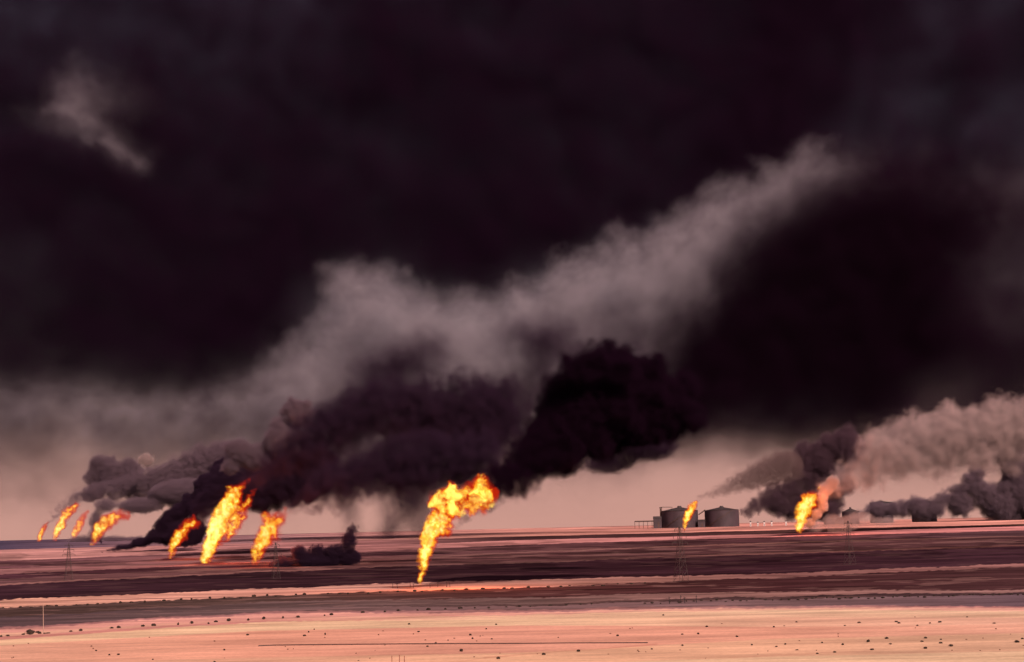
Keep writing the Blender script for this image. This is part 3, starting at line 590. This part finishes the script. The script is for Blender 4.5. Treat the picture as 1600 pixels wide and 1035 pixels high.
flame('E', path_blobs([(146.5, 851, 2.5), (148, 843, 5), (152, 834, 8), (158, 826, 10), (166, 818, 11), (175, 810, 10), (185, 806, 8), (195, 806, 8)], YE, 0, puff=.45, seed=49), YE, .7, 'wide windblown flame right of the three far left flames', 45, grow=1.18, fl=dict(swirl=.7, cool=.45, bias=.15, mute=.1))
flame('F1', path_blobs([(61.5, 844, 2.0), (63, 838, 3.2), (66, 831, 3.8), (70, 823, 3.6), (74, 817, 2)], YF, 0, puff=.6, seed=50), YF, .6, 'smallest flame at the far left edge', 46, grow=1.18, fl=dict(cool=.6, bias=.15, mute=.15))
flame('F2', path_blobs([(87.5, 842.5, 2.2), (88, 835, 4), (91, 827, 5.5), (97, 819, 6.5), (100, 812, 6), (104, 803, 7), (112, 797, 7), (119, 790, 5)], YF, 0, puff=.7, seed=51), YF, .6, 'curved flame second from the far left edge', 47, grow=1.18, fl=dict(swirl=.6, cool=.4, bias=.25, mute=.12))
flame('F3', path_blobs([(115, 842, 2.2), (117, 835, 4), (121, 827, 5.5), (126, 817, 6), (131, 808, 5), (136, 799, 3)], YF, 0, puff=.6, seed=52), YF, .6, 'pinkish flame third from the far left edge', 48, grow=1.18, contrast=.5, fl=dict(cool=.5, bias=.2, mute=.3))
flame('G', path_blobs([(1069.5, 828, 1.8), (1070.5, 820, 3.2), (1073, 811, 5), (1077, 802, 6.5), (1081, 794, 6.5), (1086, 787, 4.5)], YG, 0, puff=.6, seed=53), YG, .65, 'small bright flame between the two storage tanks', 49, contrast=.5, tau=3.8, grow=1.15, fl=dict(swirl=.4, cool=.2, bias=.42))
flame('H', path_blobs([(1247, 834, 2.6), (1249, 825, 5), (1251, 815, 7.5), (1254, 804, 9), (1258, 794, 11), (1264, 784, 12.5), (1268, 778, 9)], YH, 0, puff=.4, seed=54), YH, .7, 'bright solid flame on the earth bank at the right', 50, contrast=.6, band=.6, tau=4, lo=.3, grow=1.22, fl=dict(swirl=.4, cool=.22, bias=.50))
puffs('smoke_puff', cloud_blobs([(1283, 777, 10), (1292, 764, 12), (1301, 753, 11), (1286, 790, 9, 11), (1276, 804, 9, 9), (1266, 818, 9, 8)], YH+14, seed=57, puff=.8),
      PINK, 1.3, 'pinkish red fire lit smoke touching the bright right hand flame', 'smoke puff', 1.6, YH, seed=53, band=.8, rough=.6, warp=.45, contrast=1.3)
flame('P', cloud_blobs([(338, 881, 8, 2.2), (350, 880, 9, 2.8), (362, 881, 9, 2.0), (374, 881, 7, 1.4)], YB-30, seed=55, puff=.5), YB, .5, 'low red fire burning on spilled oil beside the tall leaning flame', 51, tau=.7, contrast=1.6, tongues=0, fl=dict(bias=-.25, cool=0, swirl=.5))
flame('P2', cloud_blobs([(405, 886, 7, 2.0), (415, 884, 8, 2.4), (424, 885, 6, 1.6)], YD-20, seed=56, puff=.5), YD, .5, 'low red fire on the ground at the foot of the broad forked flame', 52, tau=.5, contrast=1.6, tongues=0, fl=dict(bias=-.25, cool=0, swirl=.5))

for k_, lx, ly, pw, yy in (('A', 712, 826, 3.2e5, YA), ('B', 372, 835, 9e5, YB), ('C', 292, 850, 2.5e5, YC), ('D', 430, 850, 5e5, YD), ('H', 1290, 776, 2.6e5, YH-10), ('H', 1272, 812, 8e4, YH-6)):
    ld = bpy.data.lights.new('flame_light', 'POINT'); ld.energy = pw; ld.color = (1, .28, .07); ld.shadow_soft_size = 3
    lo_ = bpy.data.objects.new('flame_light', ld); COL.objects.link(lo_); lo_.location = W(lx, ly, yy-18)
# ------------------------------------------------------------------ storage tanks and plant on the horizon
STEEL = solid('sooty_tank_steel', (.048, .026, .036), .7, .3, .05)
STEEL2 = solid('dark_roof_steel', (.035, .018, .02), .7, .3, .1)
RUST = solid('rusty_iron', (.07, .035, .03), .8, .3, .6)
def tank(x0, x1, ytop, ypeak, Y, label, group='storage tanks on the horizon', ybase=None):
    cxp = (x0+x1)/2; p = W(cxp, ytop, Y); s = mpp(Y); r = (x1-x0)/2*s; gz = zg(p.x, Y)-.5; h = p.z-gz; pk = (ytop-ypeak)*s
    t = empty('storage_tank', (p.x, Y, gz), label, 'storage tank', group)
    bm = bmesh.new()
    g = bmesh.ops.create_cone(bm, cap_ends=True, segments=64, radius1=r, radius2=r, depth=h); bmesh.ops.translate(bm, vec=(0, 0, h/2), verts=g['verts'])
    for k in range(1, 6):
        g = bmesh.ops.create_cone(bm, cap_ends=True, segments=64, radius1=r+.25, radius2=r+.25, depth=.35); bmesh.ops.translate(bm, vec=(0, 0, h*k/6), verts=g['verts'])
    bmobj('shell', bm, STEEL, t)
    bm = bmesh.new()
    g = bmesh.ops.create_cone(bm, cap_ends=True, segments=64, radius1=r*1.02, radius2=r*.14, depth=pk*.75); bmesh.ops.translate(bm, vec=(0, 0, h+pk*.375+.02), verts=g['verts'])
    bmobj('roof', bm, STEEL2, t)
    bm = bmesh.new(); g = bmesh.ops.create_cone(bm, cap_ends=True, segments=24, radius1=r*.13, radius2=r*.10, depth=pk*.35); bmesh.ops.translate(bm, vec=(0, 0, h+pk*.93), verts=g['verts'])
    bmobj('roof_vent', bm, STEEL2, t)
    bm = bmesh.new()
    prev = None                # one ribbon of treads and rail winding up the shell
    for k in range(29):
        a0 = math.radians(-150+k*3.2); z = h*k/28; cs, sn = math.cos(a0), math.sin(a0)
        row = [bm.verts.new(v) for v in ((cs*(r+.3), sn*(r+.3), z), (cs*(r+1.7), sn*(r+1.7), z), (cs*(r+1.7), sn*(r+1.7), z+1.2), (cs*(r+1.8), sn*(r+1.8), z+1.2), (cs*(r+1.8), sn*(r+1.8), z-.3), (cs*(r+.3), sn*(r+.3), z-.3))]
        if prev:
            for q in range(6): bm.faces.new((prev[q], prev[(q+1) % 6], row[(q+1) % 6], row[q]))
        prev = row
    bmobj('stairway', bm, RUST, t)
    bm = bmesh.new()
    for k in range(48):
        a0 = 2*math.pi*k/48; a1 = 2*math.pi*(k+1)/48
        bm_bar(bm, (math.cos(a0)*r, math.sin(a0)*r, h), (math.cos(a0)*r, math.sin(a0)*r, h+1.2), .1, 4); bm_bar(bm, (math.cos(a0)*r, math.sin(a0)*r, h+1.2), (math.cos(a1)*r, math.sin(a1)*r, h+1.2), .1, 4)
    bmobj('railing', bm, RUST, t)
    return t, r, h
YT = 3900
t1, r1, h1 = tank(1033.5, 1090, 798.5, 791.5, YT, 'grey storage tank with conical roof behind the small flame')
t2, r2, h2 = tank(1101, 1154, 797.5, 791.5, YT, 'grey storage tank with conical roof beside the dark crouching smoke')
t3, r3, h3 = tank(1359, 1394, 785.5, 782.5, YT+50, 'flat roofed storage tank half hidden in grey smoke at the right')
t4, r4, h4 = tank(1424, 1462, 784.5, 781.5, YT+50, 'flat roofed storage tank mostly buried in grey blue smoke')
t5, r5, h5 = tank(1315.5, 1342, 800, 793.5, YT-60, 'small peaked storage tank standing apart between the bright flame and the smoke')
# tower and hoop on the first tank, gangway on the second
s = mpp(YT)
bm = bmesh.new(); x = -r1-1.2
bm_box(bm, (x, 0, h1*.5+3), (4.5, 4.5, h1+6)); bm_box(bm, (x, 0, h1+8), (6, 6, 3))
bm_bar(bm, (x, 0, h1+9.8), (x+27, 0, h1+9.2), .7, 6); bm_bar(bm, (x+27, 0, h1+9.2), (x+27, 0, h1+1.5), .7, 6)
bmobj('access_tower', bm, RUST, t1)
bm = bmesh.new(); bm_bar(bm, (-r2-15, -2, h2-10), (-r2+1, -2, h2+.6), .9, 6); bm_bar(bm, (-r2-15, -2, h2-8), (-r2+1, -2, h2+2.4), .4, 6)
for k in range(5): f = k/4; bm_bar(bm, (-r2-15+16*f, -2, h2-10+10.6*f), (-r2-15+16*f, -2, h2-8+10.4*f), .3, 4)
bmobj('gangway', bm, RUST, t2)
# pipe rack left of the tanks
p = W(1012, 815, YT); gz = zg(p.x, YT)-1; topz = W(1012, 814.2, YT).z
o = empty('pipe_rack', (p.x, YT, gz), 'long low pipe rack left of the storage tanks', 'pipe rack')
bm = bmesh.new(); hh = topz-gz
for k in range(7): bm_bar(bm, (-31+k*10.3, 0, 0), (-31+k*10.3, 0, hh), .55, 6)
bmobj('post', bm, RUST, o); bm = bmesh.new()
for dz in (0, 1.4): bm_bar(bm, (-31, 0, hh-dz), (31, 0, hh-dz), .75, 8)
bmobj('pipe', bm, RUST, o)
# valve house between rack and tank, and low plant between the tanks
def shed(px0, px1, ytop, Y, label, m=STEEL, name='plant_shed', group=None, cat='shed', gable=True):
    p = W((px0+px1)/2, ytop, Y); s = mpp(Y); wd = (px1-px0)*s; gz = zg(p.x, Y)-.5; h = p.z-gz
    o = empty(name, (p.x, Y, gz), label, cat, group)
    bm = bmesh.new(); bm_box(bm, (0, 0, h*.4), (wd, wd*.8, h*.8)); bmobj('wall', bm, m, o)
    bm = bmesh.new(); y = wd*.44
    vs = [bm.verts.new(v) for v in ((-wd*.54, -y, h*.8), (wd*.54, -y, h*.8), (wd*.54, y, h*.8), (-wd*.54, y, h*.8), (-wd*.54, 0, h), (wd*.54, 0, h))]
    for f in ((0, 1, 5, 4), (2, 3, 4, 5), (0, 4, 3), (1, 2, 5), (3, 2, 1, 0)): bm.faces.new([vs[k] for k in f])
    bmobj('roof', bm, STEEL2, o); bm = bmesh.new(); bm_box(bm, (wd*.1, -wd*.4-.05, h*.25), (wd*.22, .2, h*.5)); bmobj('door', bm, RUST, o)
    return o
shed(1021, 1033, 807, YT-30, 'stepped dark plant shed between the pipe rack and the first tank')
shed(1090, 1101, 812, YT-30, 'low dark plant shed between the two conical tanks')
shed(1289, 1316, 809, YT-60, 'long low dark shed left of the small peaked tank')
WHITE = solid('whitewashed_block', (.62, .5, .5), .8, .15, .3)
for k, (x, y0) in enumerate(((1172.5, 811.2), (1184, 812.5), (1194, 811.4), (1205.5, 811), (1228, 810.5))):
    shed(x-1.2, x+1.2, y0+3, YT-80, ['leftmost pale hut at the foot of the dark crouching smoke', 'second pale hut from the tanks before the dark smoke', 'middle pale hut of the five before the dark smoke', 'fourth pale hut from the tanks before the dark smoke', 'pale hut nearest the bright right hand flame'][k], WHITE, 'pale_hut', 'pale huts before the dark smoke', 'hut')

# ------------------------------------------------------------------ power pylons
PY = solid('galvanised_lattice', (.05, .022, .022), .6, .2, 1)
def pylon(px, pyb, pyt, label, bushy=1.0):
    p = G(px, pyb); Y = p.y; h = W(px, pyt, Y).z-p.z
    o = empty('power_pylon', p, label, 'pylon', 'power pylons across the plain', rz=.5)
    b = h*.10; bm = bmesh.new()
    lv = [0, .2, .38, .54, .68, .8, .9, 1.0]; wd = [1, .8, .62, .48, .36, .28, .2, .05]
    for (sx, sy) in ((1, 1), (1, -1), (-1, -1), (-1, 1)):
        for k in range(7): bm_bar(bm, (sx*b*wd[k], sy*b*wd[k], h*lv[k]), (sx*b*wd[k+1], sy*b*wd[k+1], h*lv[k+1]), .13, 4)
    bmobj('leg_frame', bm, PY, o); bm = bmesh.new(); cs = ((1, 1), (1, -1), (-1, -1), (-1, 1))
    for k in range(7):
        for q in range(4):
            a_, c_ = cs[q], cs[(q+1) % 4]
            bm_bar(bm, (a_[0]*b*wd[k], a_[1]*b*wd[k], h*lv[k]), (c_[0]*b*wd[k+1], c_[1]*b*wd[k+1], h*lv[k+1]), .07, 4)
            bm_bar(bm, (c_[0]*b*wd[k], c_[1]*b*wd[k], h*lv[k]), (a_[0]*b*wd[k+1], a_[1]*b*wd[k+1], h*lv[k+1]), .07, 4)
            bm_bar(bm, (a_[0]*b*wd[k], a_[1]*b*wd[k], h*lv[k]), (c_[0]*b*wd[k], c_[1]*b*wd[k], h*lv[k]), .07, 4)
    bmobj('bracing', bm, PY, o)
    for lz, ln in ((.70, .17), (.82, .14), (.94, .11)):
        bm = bmesh.new()
        for sgn in (-1, 1):
            e = (sgn*h*ln, 0, h*lz); bm_bar(bm, (0, b*.2, h*lz), e, .12, 4); bm_bar(bm, (0, -b*.2, h*lz), e, .12, 4); bm_bar(bm, (0, 0, h*(lz+.05)), e, .1, 4)
        c = bmobj('cross_arm', bm, PY, o)
        for sgn in (-1, 1):
            bm = bmesh.new(); bm_bar(bm, (sgn*h*ln, 0, h*lz-.05), (sgn*h*ln, 0, h*lz-1.9), .16, 6); bmobj('insulator', bm, RUST, c)
pylon(107, 906, 849, 'lattice power pylon below the far left flames')
pylon(431, 903, 848, 'lattice power pylon just right of the broad forked flame')
pylon(1064.5, 907, 822, 'lattice power pylon in line with the flame between the tanks')
pylon(1328, 881, 814, 'lattice power pylon right of the flame on the earth bank')

# ------------------------------------------------------------------ foreground: shrubs, pipeline, posts, pole
LEAF = solid('dusty_shrub', (.030, .013, .008), .95, .45, 1.5)
DRY = solid('dry_twig_shrub', (.15, .062, .040), .95, .45, 1.5)
shrubs = []
for v in range(6):
    R = random.Random(v); bm = bmesh.new()
    for k in range(9):
        a = R.uniform(0, 6.28); d = R.uniform(0, .34); r = R.uniform(.16, .32)
        g = bmesh.ops.create_icosphere(bm, subdivisions=2, radius=r)
        for q in g['verts']: q.co *= R.uniform(.75, 1.25)
        bmesh.ops.translate(bm, vec=(math.cos(a)*d, math.sin(a)*d, r*.7+R.uniform(0, .25)*(1-d*2)), verts=g['verts'])
    for k in range(160):       # leaves and twigs standing out of the clump
        a = R.uniform(0, 6.28); e = R.uniform(0, 1.4); d = R.uniform(.35, .58); c = Vector((math.cos(a)*math.cos(e)*d, math.sin(a)*math.cos(e)*d, .08+math.sin(e)*d*1.05)); u = Vector((R.uniform(-1, 1), R.uniform(-1, 1), R.uniform(-1, 1))).normalized()*.07; q = u.cross(c).normalized()*.035
        bm.faces.new([bm.verts.new(c+u), bm.verts.new(c+q), bm.verts.new(c-u), bm.verts.new(c-q)])
    for k in range(5): a = R.uniform(0, 6.28); bm_bar(bm, (0, 0, -.06), (math.cos(a)*.3, math.sin(a)*.3, .35), .03, 4, .01)
    me = bpy.data.meshes.new('shrub'); bm.to_mesh(me); bm.free(); me.materials.append(LEAF); shrubs.append(me)
dry = []
for me in shrubs[:3]: m2 = me.copy(); m2.materials.clear(); m2.materials.append(DRY); dry.append(m2)
def shrub(px, py, wpx, hpx, label, group, i, lib=None, name='shrub'):
    p = G(px, py); s = mpp(p.y); o = bpy.data.objects.new(name, (lib or shrubs)[i % len(lib or shrubs)]); COL.objects.link(o)
    R = random.Random(i*7+1); o.location = (p.x, p.y, zg(p.x, p.y)); o.scale = (wpx*s*.84, wpx*s*R.uniform(.7, 1.0), hpx*s*.9/.75); o.rotation_euler = (0, 0, R.uniform(-.4, .4))
    return tag(o, label, 'shrub', group)
ROW = 'dark low shrub in the long row beside the sand track'; RG = 'shrubs in the row beside the track'
row = [(2, 992, 6, 3), (12, 991, 8, 3), (36, 989, 6, 3), (47, 988.5, 8, 3), (62, 987.5, 7, 4.5), (75, 987, 8, 2.5), (111, 984.5, 7, 3), (126, 983.5, 7, 5), (174, 979.5, 7, 3.5), (185, 979, 7, 5), (223.5, 976.5, 7, 4), (240.5, 975.5, 7, 5.5), (278.5, 974, 4, 5), (299.5, 972, 7, 5.5), (325.5, 972.5, 4, 3.5), (337, 969.5, 7, 3.5), (357.5, 968, 7.5, 5.5), (388, 967, 4, 4.5), (412.5, 965, 7, 5), (442, 963.5, 4.5, 4), (465, 962.5, 7.5, 4), (507, 960, 3, 3), (518, 959, 7, 4.5), (567, 955.5, 7, 4.5), (601.5, 954.5, 5, 3.5), (622, 952.5, 6, 4), (652, 952, 4, 3), (669, 951, 8, 4.5), (696, 950.5, 4.5, 3.5), (719.5, 949, 7, 4), (742, 948.5, 4, 3), (763.5, 948.5, 6, 3.5), (790.5, 947, 5, 2.5), (811.5, 946, 6.5, 3.5), (829, 946, 4, 2.5), (860, 944.5, 6.5, 3.5), (885, 944, 6, 3), (907, 942.5, 5, 3), (924, 942, 4, 2.5)]
for i, (x, y, a_, b_) in enumerate(row): shrub(x, y, a_, b_, ROW, RG, i)
shrub(46, 991.5-4, 15, 8.5, 'large dark shrub clump left of the pale pole', None, 3)
shrub(59, 990-4, 9, 3.5, 'flat dark shrub between the large clump and the pale pole', None, 4)
shrub(69.5, 987.5, 3.5, 3, 'tiny dark shrub at the foot of the pale pole', None, 5)
SP = 'small dark shrub scattered on the orange sand'; SG = 'shrubs scattered on the foreground sand'
sc_ = [(150, 1013.5, 4, 2.5), (171, 1020, 4, 3), (185, 1019.5, 5, 3.5), (239, 1027, 4, 2.5), (126, 1033.5, 4, 3), (350, 1012.5, 4, 3.5), (335, 1031, 5, 3.5), (387, 989.5, 6, 3), (476, 990.5, 5, 3), (491, 981, 3, 2.5), (508, 988.5, 3.5, 4), (482, 985, 3, 3), (639, 973, 4.5, 3), (654, 984.5, 5, 2.5), (735, 989.5, 4, 4), (738.5, 995, 4, 3.5), (775, 973.5, 4, 3), (768, 995.5, 4, 2.5), (759.5, 980, 3, 2.5), (965, 990.5, 5, 3.5), (668, 1007, 4, 3.5), (681, 1001.5, 5, 2.5), (700, 997.5, 3, 2.5), (1036, 959, 4, 2.5), (1104, 976.5, 5, 3), (1091, 987.5, 4.5, 3.5), (1066, 988, 4, 2.5), (1151.5, 991.5, 5, 3), (1066, 1005, 5, 3), (1018, 1010.5, 4, 2.5), (1244, 969.5, 4, 2.5), (1209, 977, 4, 3), (1320, 974.5, 4, 2), (1342.5, 970.5, 7, 3), (1400, 969, 7, 3), (1404, 971, 6, 3), (1433, 974.5, 4, 2.5), (1453, 971, 4, 2.5), (1468.5, 969.5, 6, 3.5), (1511, 961.5, 4, 2), (1553, 971, 6, 2.5), (1284, 1000.5, 4, 2.5), (1316.5, 1003.5, 5, 3.5), (1356.5, 999, 6, 5), (1362.5, 1011, 7, 3.5), (1385.5, 994, 7, 3.5), (1391, 1002.5, 6, 2.5), (1303.5, 1015, 6, 3), (1276.5, 1017, 5, 2.5), (1245, 1011.5, 6, 2), (1213, 1006.5, 5, 2.5), (1227, 1003, 4, 3), (1174.5, 1004, 4, 3), (1445.5, 993.5, 6, 3.5), (1440, 998.5, 6, 2.5), (1446, 1009, 7, 4), (1470, 995.5, 4, 2.5), (1470, 1001, 7, 3), (1485.5, 1005.5, 9, 4.5), (1588.5, 999.5, 9, 4.5), (1597, 994.5, 5, 3), (1546, 1034.5, 7, 3), (1584, 1034.8, 9, 4)]
for i, (x, y, a_, b_) in enumerate(sc_): shrub(x, y, a_, b_, SP, SG, i+3)
for i, (x, y, lb) in enumerate(((720.5, 1014, 'square dark shrub just under the pipeline near the middle'), (778, 1025, 'left of the dark shrubs on the faint reddish track'), (849, 1019, 'middle of the dark shrubs on the faint reddish track'), (904, 1014, 'right hand one of the dark shrubs on the faint reddish track'))):
    shrub(x, y, 7, 6 if i == 0 else 4.5, lb, None, i+1)
R = random.Random(5); DL = 'tiny dry reddish shrub sprinkled on the pale sand'; DG = 'dry shrubs sprinkled on the sand'
for i in range(70):
    x = R.uniform(0, 1600); y = hor(x)+R.uniform(150, 205)
    shrub(x, min(y, 1033), R.uniform(2, 4), R.uniform(1.2, 2.2), DL, DG, i, dry)
BL = 'ragged dark shrub on the edge of the light strip behind the foreground'; BG = 'shrubs along the light strip'
for i in range(70):
    x = i*23+R.uniform(-9, 9)
    if x > 1010: continue
    shrub(x, hor(x)+np.interp(x, COLX, [103, 94, 91, 85, 77])+R.uniform(.5, 2.5), R.uniform(4, 8), R.uniform(2, 4.5), BL, BG, i)
VL = 'ragged dark shrub in the line at the right before the grey plain'; VG = 'shrubs in the right hand line'
for i in range(54):
    x = 1010+i*11.2+R.uniform(-5, 5)
    shrub(x, hor(x)+np.interp(x, COLX, [126, 111, 118.5, 118, 118.5])+R.uniform(-1, 2.2), R.uniform(3, 7), R.uniform(1.8, 3.5), VL, VG, i)
BPST = solid('charred_wood', (.02, .01, .012), .9, .3, 1)
for i, (x, yb, ht) in enumerate(((614, 918, 9), (621, 918, 7), (641, 917, 9), (646, 917, 5), (672, 917, 6), (684, 916, 8), (698, 916, 9), (703, 916, 6), (1046, 941, 9), (1064, 940, 10), (1070, 940, 8), (1088, 939, 9))):
    p = G(x, yb); h = W(x, yb-ht, p.y).z-p.z; Rr = random.Random(i+90)
    o = empty('charred_post', p, 'charred post, %s from the left of those %s' % (['first', 'second', 'third', 'fourth', 'fifth', 'sixth', 'seventh', 'eighth', 'first', 'second', 'third', 'fourth'][i], 'round the foot of the tallest flame' if i < 8 else 'on the dark line below the middle pylon'), 'post', 'charred posts')
    bm = bmesh.new(); bm_bar(bm, (0, 0, -.3), (Rr.uniform(-.4, .4), 0, h), .22, 6, .1); bmobj('stake', bm, BPST, o)
    bm = bmesh.new(); bm_bar(bm, (-.7, 0, h*.72), (.6, 0, h*.8), .1, 6); bmobj('crosspiece', bm, BPST, o)
# pipeline on low supports
PIPE = solid('oily_pipe', (.06, .026, .024), .6, .3, .4)
pts = [G(x, y) for x, y in ((404, 1006), (430, 1005), (520, 1004), (640, 1003), (800, 1002.3), (900, 1001.5), (1012, 1001))]
o = empty('pipeline', pts[0], 'thin dark pipeline lying across the foreground sand', 'pipeline')
bm = bmesh.new()
for p, q in zip(pts, pts[1:]): bm_bar(bm, p-pts[0]+Vector((0, 0, .2)), q-pts[0]+Vector((0, 0, .2)), .17, 8)
bmobj('pipe', bm, PIPE, o); bm = bmesh.new()
for p, q in zip(pts, pts[1:]):
    n = max(1, int((q-p).length/7))
    for k in range(n): c = p.lerp(q, k/n)-pts[0]; bm_box(bm, (c.x, c.y, .03), (.3, .7, .3))
bmobj('support_block', bm, PIPE, o)
# posts at the lower edge
POST = solid('red_brown_post', (.22, .055, .045), .8, .2, 2)
for x, yt, lb in ((612.5, 1025, 'leftmost of three thin red posts at the lower edge'), (624.3, 1023.5, 'middle of three thin red posts at the lower edge'), (632, 1025, 'rightmost of three thin red posts at the lower edge')):
    p = G(x, 1041); h = W(x, yt, p.y).z-p.z; o = empty('marker_post', p, lb, 'post', 'thin red posts')
    bm = bmesh.new(); bm_bar(bm, (0, 0, -.3), (0, 0, h-.08), .095, 8); bmobj('shaft', bm, POST, o); bm = bmesh.new(); bm_bar(bm, (0, 0, h-.08), (0, 0, h), .13, 8); bmobj('cap', bm, POST, o)
p = G(68, 987); h = W(66, 943, p.y).z-p.z
o = empty('pole', p, 'tall thin pale pole beside the large shrub clump', 'pole')
PALEP = solid('pale_pole', (.42, .25, .2), .7, .1, 1)
bm = bmesh.new(); bm_bar(bm, (0, 0, -.3), (-.3, 0, h), .16, 8, .09); bmobj('shaft', bm, PALEP, o)
bm = bmesh.new(); bm_box(bm, (0, 0, .15), (.8, .8, .3)); bmobj('footing', bm, PALEP, o)

# each shrub's label says which one it is
ONES = 'zeroth first second third fourth fifth sixth seventh eighth ninth tenth eleventh twelfth thirteenth fourteenth fifteenth sixteenth seventeenth eighteenth nineteenth'.split()
TENS = {2: 'twent', 3: 'thirt', 4: 'fort', 5: 'fift', 6: 'sixt', 7: 'sevent'}
def ordinal(n): return ONES[n] if n < 20 else TENS[n//10]+('ieth' if n % 10 == 0 else 'y-'+ONES[n % 10])
for g_, lb_ in ((RG, 'dark low shrub, {} from the left in the row beside the sand track'), (SG, 'small dark shrub, {} from the left of those scattered on the orange sand'), (DG, 'tiny dry reddish shrub, {} from the left of those sprinkled on the sand'), (BG, 'ragged dark shrub, {} from the left along the light strip'), (VG, 'ragged dark shrub, {} from the left in the right hand line')):
    mem = sorted((o_ for o_ in COL.objects if o_.get('group') == g_), key=lambda o_: o_.location.x/o_.location.y)
    for n_, o_ in enumerate(mem): o_['label'] = lb_.format(ordinal(n_+1))

# the density grids are made last, when every hull stands
for a_, k_ in GRIDS: build_grid(*a_, **k_)
